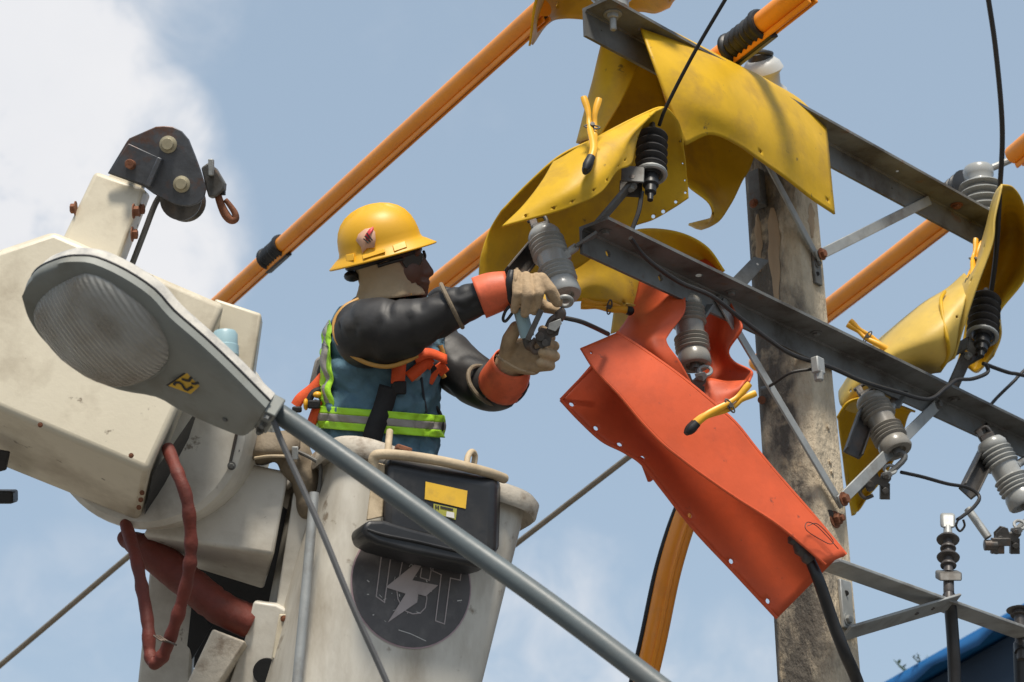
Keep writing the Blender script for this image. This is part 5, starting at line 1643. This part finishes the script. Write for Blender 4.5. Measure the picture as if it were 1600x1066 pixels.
# dark keeper bands on the sleeves
for (c0, c1, r_) in (((706, 478, 5.115), (712, 475, 5.115), 37), ((762, 602, 5.30), (768, 596, 5.29), 38)):
    a, b = P(*c0), P(*c1); t = (b - a).normalized()
    x = t.cross(FW).normalized(); y = t.cross(x)
    ring = [a + (x * math.cos(k / 28 * 2 * math.pi) + y * math.sin(k / 28 * 2 * math.pi)) * M(r_, 5.15) for k in range(29)]
    MB().tube(ring, .006, 8).build('sleeve_band', 'leather_bag', s1 if c0[0] == 706 else s2)
# collar bits: edging of the sleeves at the neck
MB().spl(PP([(600, 462, 5.27), (614, 464, 5.255), (626, 458, 5.25), (636, 455, 5.25), (642, 462, 5.25)]), .0045, 8, 6).build('neck_edging', 'sleeve_edge', pn)
MB().box(P(616, 460, 5.26), RT * .012, UP * .003, FW * .004).build('neck_tab', 'lime_tape', pn)
# shoulder yoke of the sleeve set across the back
sheet('sleeve_yoke', [[(556, 466, 5.40), (585, 456, 5.36), (620, 462, 5.34), (664, 470, 5.36)], [(540, 482, 5.34), (575, 472, 5.25), (618, 474, 5.22), (668, 476, 5.26)], [(536, 500, 5.34), (572, 492, 5.23), (618, 492, 5.20), (664, 484, 5.24)]], 'sleeve_rubber', pn, 8, 8, amp=.006, sc=14, seed=4)

# far sleeve seen past the chin
MB().spl(PP([(668, 474, 5.50), (678, 466, 5.48), (690, 460, 5.47), (705, 462, 5.46)]), [.014, .020, .022, .02], 14, 6).build('sleeve_fold', 'sleeve_rubber', pn)


# gloves: leather protectors over orange rubber cuffs
def hand(name, caps_, m='glove_leather', vox=.0042, sm=3):
    mb = MB()
    for (a, ra, b, rb) in caps_:
        mb.cap(P(*a), M(ra, a[2]), P(*b), M(rb, b[2]))
    return mb.build(name, m, pn, voxel=vox, smit=sm)


q = PP([(748, 466, 5.09), (770, 458, 5.09), (795, 452, 5.09)])
c1 = MB().spl(q, [M(33, 5.09), M(32, 5.09), M(28, 5.09)], 24, 5, caps=False).build('glove_cuff', 'glove_orange', pn, solid=.003)
hand('glove', [((792, 454, 5.10), 21, (826, 446, 5.10), 17), ((808, 436, 5.09), 10, (842, 438, 5.085), 10), ((800, 464, 5.10), 15, (826, 466, 5.10), 14),
               ((846, 436, 5.06), 10.5, (860, 454, 5.04), 10.5), ((860, 454, 5.04), 10.5, (871, 472, 5.05), 9),                          # index
               ((838, 434, 5.06), 8.5, (842, 460, 5.025), 8.6), ((842, 460, 5.025), 8.6, (835, 486, 5.045), 7.5),                      # middle
               ((822, 432, 5.06), 8.5, (825, 462, 5.02), 8.6), ((825, 462, 5.02), 8.6, (820, 490, 5.04), 7.5),                           # ring
               ((807, 428, 5.06), 8, (808, 460, 5.03), 8), ((808, 460, 5.03), 8, (804, 484, 5.05), 7),                                    # little
               ((830, 464, 5.11), 10, (852, 480, 5.12), 9.5), ((852, 480, 5.12), 9.5, (868, 484, 5.11), 8)], vox=.003, sm=2)               # thumb behind
MB().spl(PP([(800, 424, 5.06), (797, 440, 5.05), (798, 462, 5.055), (802, 474, 5.06)]), [.009, .012, .013, .008], 12, 6).build('glove_gap', 'black_rubber', pn)
MB().spl(PP([(808, 420, 5.06), (806, 435, 5.04), (806, 455, 5.04), (801, 478, 5.05)]), .004, 8, 6).build('glove_hem', 'glove_leather', pn)
q = PP([(803, 606, 5.24), (796, 590, 5.20), (800, 566, 5.18)])
MB().spl(PP([(782, 602, 5.25), (792, 586, 5.215), (800, 566, 5.18)]), [M(37, 5.2), M(36, 5.2), M(30, 5.2)], 24, 5, caps=False).build('glove_cuff', 'glove_orange', pn, solid=.003)
hand('glove', [((796, 572, 5.19), 25, (812, 552, 5.17), 24), ((812, 552, 5.17), 22, (836, 560, 5.15), 17), ((800, 562, 5.17), 22, (832, 572, 5.15), 15),
               ((792, 552, 5.15), 13, (796, 530, 5.13), 12), ((796, 530, 5.13), 12, (806, 512, 5.12), 10.5),                              # thumb
               ((838, 540, 5.16), 9, (860, 528, 5.14), 8.5), ((860, 528, 5.14), 8.5, (848, 516, 5.10), 8),                               # index
               ((838, 550, 5.14), 9, (866, 541, 5.12), 8.6), ((866, 541, 5.12), 8.6, (850, 534, 5.075), 8),
               ((838, 562, 5.13), 9, (867, 557, 5.11), 8.6), ((867, 557, 5.11), 8.6, (848, 551, 5.065), 8),
               ((834, 574, 5.13), 8.5, (860, 572, 5.11), 8), ((860, 572, 5.11), 8, (844, 567, 5.07), 7.5)], vox=.003, sm=2)
MB().spl(PP([(776, 556, 5.13), (790, 566, 5.09), (812, 578, 5.07), (836, 584, 5.09)]), .0035, 8, 6).build('glove_hem', 'glove_leather', pn)

# neck cape hanging from the helmet
g = []
for i in range(13):
    s = i / 12
    cx = 598 + 12 * s; hw = 47 + 9 * s ** 2 - 5 * math.sin(math.pi * s); hd = .078 + .014 * s ** 2 - .008 * math.sin(math.pi * s); py = 408 + 58 * s
    t1 = math.radians(28 + 56 * s ** 1.1)
    t0 = math.pi - t1 - 2 * math.pi
    row = []
    for k in range(41):
        th = t1 + (t0 - t1) * k / 40
        f = (.005 * math.sin(th * 7 + s * 6) * s + .006 * mnoise.noise(Vc((th * 2.2, s * 3, 5))) - .012 * max(0, .12 - abs(mnoise.noise(Vc((th * 2.6 + s * 2, s * 5, 9))))) / .12 * .5) * s
        row.append(P(cx + (hw + f * FPX / HD) * math.sin(th), py - 8 * math.sin(th) * (1 - s) - 6 * math.sin(th) * s, HD - (hd + f) * math.cos(th)))
    g.append(row)
MB().grid(g).build('neck_cape', 'beige_cloth', pn, smooth=70, solid=.002)

# helmet
hf = (RT * math.cos(math.radians(15)) + UP * math.sin(math.radians(15))).normalized()
hw_ = (-FW * math.cos(math.radians(4)) - UP * math.sin(math.radians(4)))      # towards the camera
hw_ = (hw_ - hf * hw_.dot(hf)).normalized()
hu = hf.cross(hw_).normalized()
if hu.dot(UP) < 0: hu = -hu
HC = P(598, 399, HD)
pxm = HD / FPX
prof = [(83, -3), (84, -1.5), (83, 0), (78, 3.5), (72, 8), (67.5, 13), (65.5, 18), (65, 26), (63, 36), (59, 46), (52.5, 56), (43, 65), (31, 71.5), (18, 75.5), (7, 77), (1, 77.3)]
rows = []
for (r_, h_) in prof:
    row = []
    for k in range(72):
        a = 2 * math.pi * k / 72
        ca_, sa = math.cos(a), math.sin(a)
        lat = .83
        rr_ = r_ + (3.0 if r_ > 70 and abs(ca_) > .8 else 0) * (abs(ca_) - .8) * 5
        up_ = h_
        if h_ > 20:
            z = abs(r_ * sa * lat)
            up_ += 5.0 * max(0, min(1, (13 - z) / 4)) * min(1, (h_ - 20) / 30)
        if r_ > 76: up_ += -1.5 * abs(sa)
        row.append(HC + (hf * (rr_ * ca_) + hw_ * (rr_ * sa * lat) + hu * up_) * pxm)
    rows.append(row)
mb = MB(); mb.grid(rows, close=True); mb.f.append(tuple(len(mb.v) - 72 + k for k in range(72)))
hel = mb.build('helmet', 'helmet_yellow', pn, smooth=75, solid=.003, solid_off=-1)


def hel_pt(px, py, lift=0.0):
    """point of the near dome surface under that sight line (height taken on the profile)"""
    best = None
    r0 = P(px, py, 1.0) - CAM
    for r in range(len(rows) - 1):
        for k in range(72):
            q = rows[r][k]
            if (q - HC).dot(hw_) < 0: continue
            v = q - CAM; d = v.dot(FW)
            x = 800 + FPX * v.dot(RT) / d; y = 533 - FPX * v.dot(UP) / d
            e = (x - px) ** 2 + (y - py) ** 2
            if best is None or e < best[0]: best = (e, d)
    return P(px, py, best[1] - lift)


for (poly) in ([(540, 398), (553, 396), (553, 407), (541, 409)], [(566, 399), (600, 388), (602, 394), (567, 405)], [(613, 383), (633, 376), (636, 386), (616, 393)]):
    q = [hel_pt(x, y, .006) for (x, y) in poly]
    MB().prism(q, FW * .014).build('slot_lug', 'helmet_yellow', hel, bevel=.0015)
st_ = [(556, 376), (560, 366), (570, 358), (580, 356), (586, 362), (587, 375), (585, 387), (573, 388), (566, 396), (564, 386)]
fan([hel_pt(x, y, .0055) for (x, y) in st_]).build('emblem_sticker', 'sticker_pink', hel, solid=.001)
fan([hel_pt(x, y, .008) for (x, y) in [(570, 368), (577, 358), (583, 354), (584, 359), (578, 366), (576, 376), (572, 376)]]).build('emblem_flame', 'sticker_red', hel, solid=.001)
for (x0, y0, x1, y1) in ((568, 373, 576, 380), (570, 369, 579, 378), (573, 364, 582, 376)):
    MB().tube([hel_pt(x0, y0, .009), hel_pt(x1, y1, .009)], .0018, 6).build('emblem_mark', 'print_black', hel)
MB().spl(PP([(566, 396, HD - .075), (571, 384, HD - .085)]), .001, 6, 4).build('emblem_line', 'sticker_red', hel)
# headband under the brim, ratchet knob at the back
band_ = [HC + (hf * (56 * math.cos(k / 40 * 6.2832)) + hw_ * (44 * math.sin(k / 40 * 6.2832)) - hu * 5) * pxm for k in range(41)]
MB().tube(band_, .011, 8).build('headband', 'black_rubber', hel)
MB().sphere(P(550, 432, HD - .01), RT * M(13, HD), UP * M(9, HD), FW * .03, 14, 8).build('ratchet_knob', 'black_rubber', hel)
# sunglasses
lens_ = PP([(626, 404, HD - .06), (640, 399, HD - .052), (654, 396, HD - .036), (662, 396, HD - .018), (660, 408, HD - .02), (654, 418, HD - .036), (644, 423, HD - .048), (633, 418, HD - .058)])
MB().prism(lens_, FW * .006).build('sunglasses', 'dark_glass', pn, bevel=.0015)
MB().spl(PP([(662, 393, HD - .016), (664, 400, HD - .0), (662, 408, HD - .004)]), .004, 8, 5).build('sunglass_bridge', 'black_rubber', pn)
MB().spl(PP([(590, 416, HD - .078), (610, 410, HD - .074), (630, 405, HD - .064)]), .005, 8, 5).build('sunglass_arm', 'black_rubber', pn)

# harness
har = bpy.data.objects.new('harness', None)
COL.objects.link(har); har.parent = pn; har.location = (0, 0, 0)


def strap(pts, w, m, name='strap', lift=.014, t=.003):
    q = crom([TS(th_at(x, y), y, lift) for (x, y) in pts], 6)
    L, Rr = [], []
    cx, hw, hd, d = sec(600)
    axis = P(cx, 600, d)
    for i in range(len(q)):
        tt = (q[min(i + 1, len(q) - 1)] - q[max(i - 1, 0)]).normalized()
        ax_ = P(cx, 533, d); n = q[i] - axis; n = (n - tt * n.dot(tt)).normalized()
        x = tt.cross(n)
        L.append(q[i] - x * w / 2); Rr.append(q[i] + x * w / 2)
    return MB().grid([L, Rr]).build(name, m, har, solid=t)


strap([(622, 540), (620, 570), (618, 600)], .036, 'strap_orange', lift=.026)
strap([(606, 604), (598, 636), (586, 672), (580, 700)], .050, 'strap_black', lift=.026)
MB().box(TS(th_at(620, 606), 606, .022), RT * .019, UP * .017, FW * .008).build('buckle', 'strap_black', har, bevel=.004)
strap([(634, 590), (650, 575), (668, 558)], .030, 'strap_orange', lift=.020)
strap([(640, 560), (662, 552), (682, 562)], .028, 'strap_orange', lift=.024)
MB().box(P(672, 578, 5.26), (RT * .7 + UP * .7) * .016, (UP * .7 - RT * .7) * .011, FW * .008).build('buckle', 'strap_black', har, bevel=.003)
MB().box(P(690, 576, 5.28), (RT * .8 + UP * .6) * .014, (UP * .8 - RT * .6) * .016, FW * .008).build('buckle', 'strap_orange', har, bevel=.003)
MB().box(P(664, 566, 5.25), (RT * .6 + UP * .8) * .010, (UP * .6 - RT * .8) * .022, FW * .006).build('chest_strap', 'strap_orange', har, bevel=.002)
MB().box(P(676, 588, 5.26), (RT * .5 + UP * .9) * .020, (UP * .5 - RT * .9) * .010, FW * .006).build('chest_strap', 'strap_orange', har, bevel=.002)
MB().spl(PP([(636, 584, 5.24), (648, 590, 5.235), (656, 584, 5.24)]), [.008, .012, .008], 10, 5).build('pad', 'grey_tape', har)
MB().spl(PP([(688, 540, 5.30), (692, 556, 5.30), (684, 570, 5.29), (694, 590, 5.30)]), .007, 10, 6).build('loop', 'sleeve_edge', har)
MB().spl(PP([(682, 636, 5.32), (689, 650, 5.31), (691, 668, 5.31), (686, 674, 5.31), (682, 660, 5.32), (681, 640, 5.32)]), .005, 10, 6).build('snap_ring', 'black_rubber', har)
# lanyard pack on the back
MB().prism(PP([(492, 562, 5.36), (506, 552, 5.36), (508, 590, 5.36), (494, 604, 5.36), (482, 604, 5.36)]), FW * .05).build('dorsal_pad', 'grey_tape', har, bevel=.006)
MB().spl(PP([(506, 566, 5.32), (500, 584, 5.32), (506, 606, 5.31)]), .012, 10, 6, sx=.5).build('strap', 'strap_black', har)
MB().spl(PP([(506, 588, 5.31), (490, 606, 5.31), (470, 622, 5.31), (462, 634, 5.31)]), .016, 12, 6, sx=.55).build('lanyard', 'strap_orange', har)
MB().spl(PP([(498, 626, 5.29), (494, 640, 5.29), (488, 658, 5.29), (482, 676, 5.3)]), [.016, .017, .018, .015], 12, 6, sx=.6).build('lanyard', 'strap_orange', har)
MB().spl(PP([(504, 608, 5.30), (490, 614, 5.29), (484, 628, 5.285), (500, 634, 5.285)]), .009, 10, 6).build('strap', 'strap_black', har)
MB().sphere(P(496, 617, 5.28), RT * .012, UP * .009, FW * .012, 12, 8).build('marker', 'clamp_yellow', har)
MB().sphere(P(478, 632, 5.28), RT * .007, UP * .016, FW * .012, 12, 8).build('marker', 'clamp_yellow', har)
MB().box(P(491, 632, 5.272), RT * .016, UP * .011, FW * .012).build('keeper', 'strap_black', har, bevel=.004)
MB().box(P(464, 640, 5.29), RT * .012, UP * .008, FW * .012).build('keeper', 'strap_black', har, bevel=.004)

# fuse holder being worked on, between the two gloves
fh = thing('fuse_holder', 'open fuse holder with grey tube and metal fittings between the gloved hands', 'fuse holder', P(845, 510, 5.08))
MB().cyl(P(812, 482, 5.07), P(824, 526, 5.08), M(11, 5.07), 16).build('fuse_tube', 'photocell', fh)
MB().spl(PP([(822, 522, 5.08), (825, 540, 5.08), (832, 545, 5.07)]), [.012, .010, .008], 12, 5).build('ferrule', 'galv_steel', fh)
MB().bar(P(846, 484, 5.03), P(824, 532, 5.03), .014, .006, up=FW).build('lever', 'galv_steel', fh, bevel=.0015)
mb = MB()
for dz in (5.055, 5.085):
    mb.prism(PP([(836, 524, dz), (846, 512, dz), (856, 514, dz), (866, 504, dz), (876, 508, dz), (872, 524, dz), (862, 528, dz), (860, 540, dz), (846, 544, dz), (838, 536, dz)]), FW * .005)
for (x, y, r_) in ((844, 526, .011), (860, 516, .010), (852, 536, .009), (870, 512, .008)):
    mb.cyl(P(x, y, 5.045), P(x, y, 5.105), r_, 12)
mb.spl(PP([(838, 530, 5.07), (830, 540, 5.07), (836, 550, 5.07), (850, 546, 5.07)]), .008, 8, 5)
mb.spl(PP([(856, 512, 5.06), (862, 500, 5.06), (872, 494, 5.06)]), .009, 8, 5)
mb.build('contact_block', 'dark_steel', fh, bevel=.0015)
MB().prism(PP([(858, 505, 5.035), (876, 498, 5.035), (878, 506, 5.035), (868, 518, 5.035), (856, 514, 5.035)]), FW * .006).build('contact_plate', 'bright_galv', fh, bevel=.001)
ring = [P(883 + 10.5 * math.cos(k / 20 * 6.2832), 471 + 7.5 * math.sin(k / 20 * 6.2832), 5.05 + .01 * math.sin(k / 20 * 6.2832)) for k in range(21)]
MB().tube(ring, .0055, 10).build('pull_ring', 'bright_galv', fh)
MB().spl(PP([(872, 484, 5.06), (876, 490, 5.06), (872, 500, 5.06)]), [.012, .014, .012], 12, 5).build('trunnion', 'dark_steel', fh)
MB().spl(PP([(797, 478, 5.06), (790, 486, 5.06), (786, 498, 5.06), (790, 502, 5.06), (800, 490, 5.06), (804, 482, 5.06)]), .004, 8, 6).build('wire_loop', 'wire_black', fh)
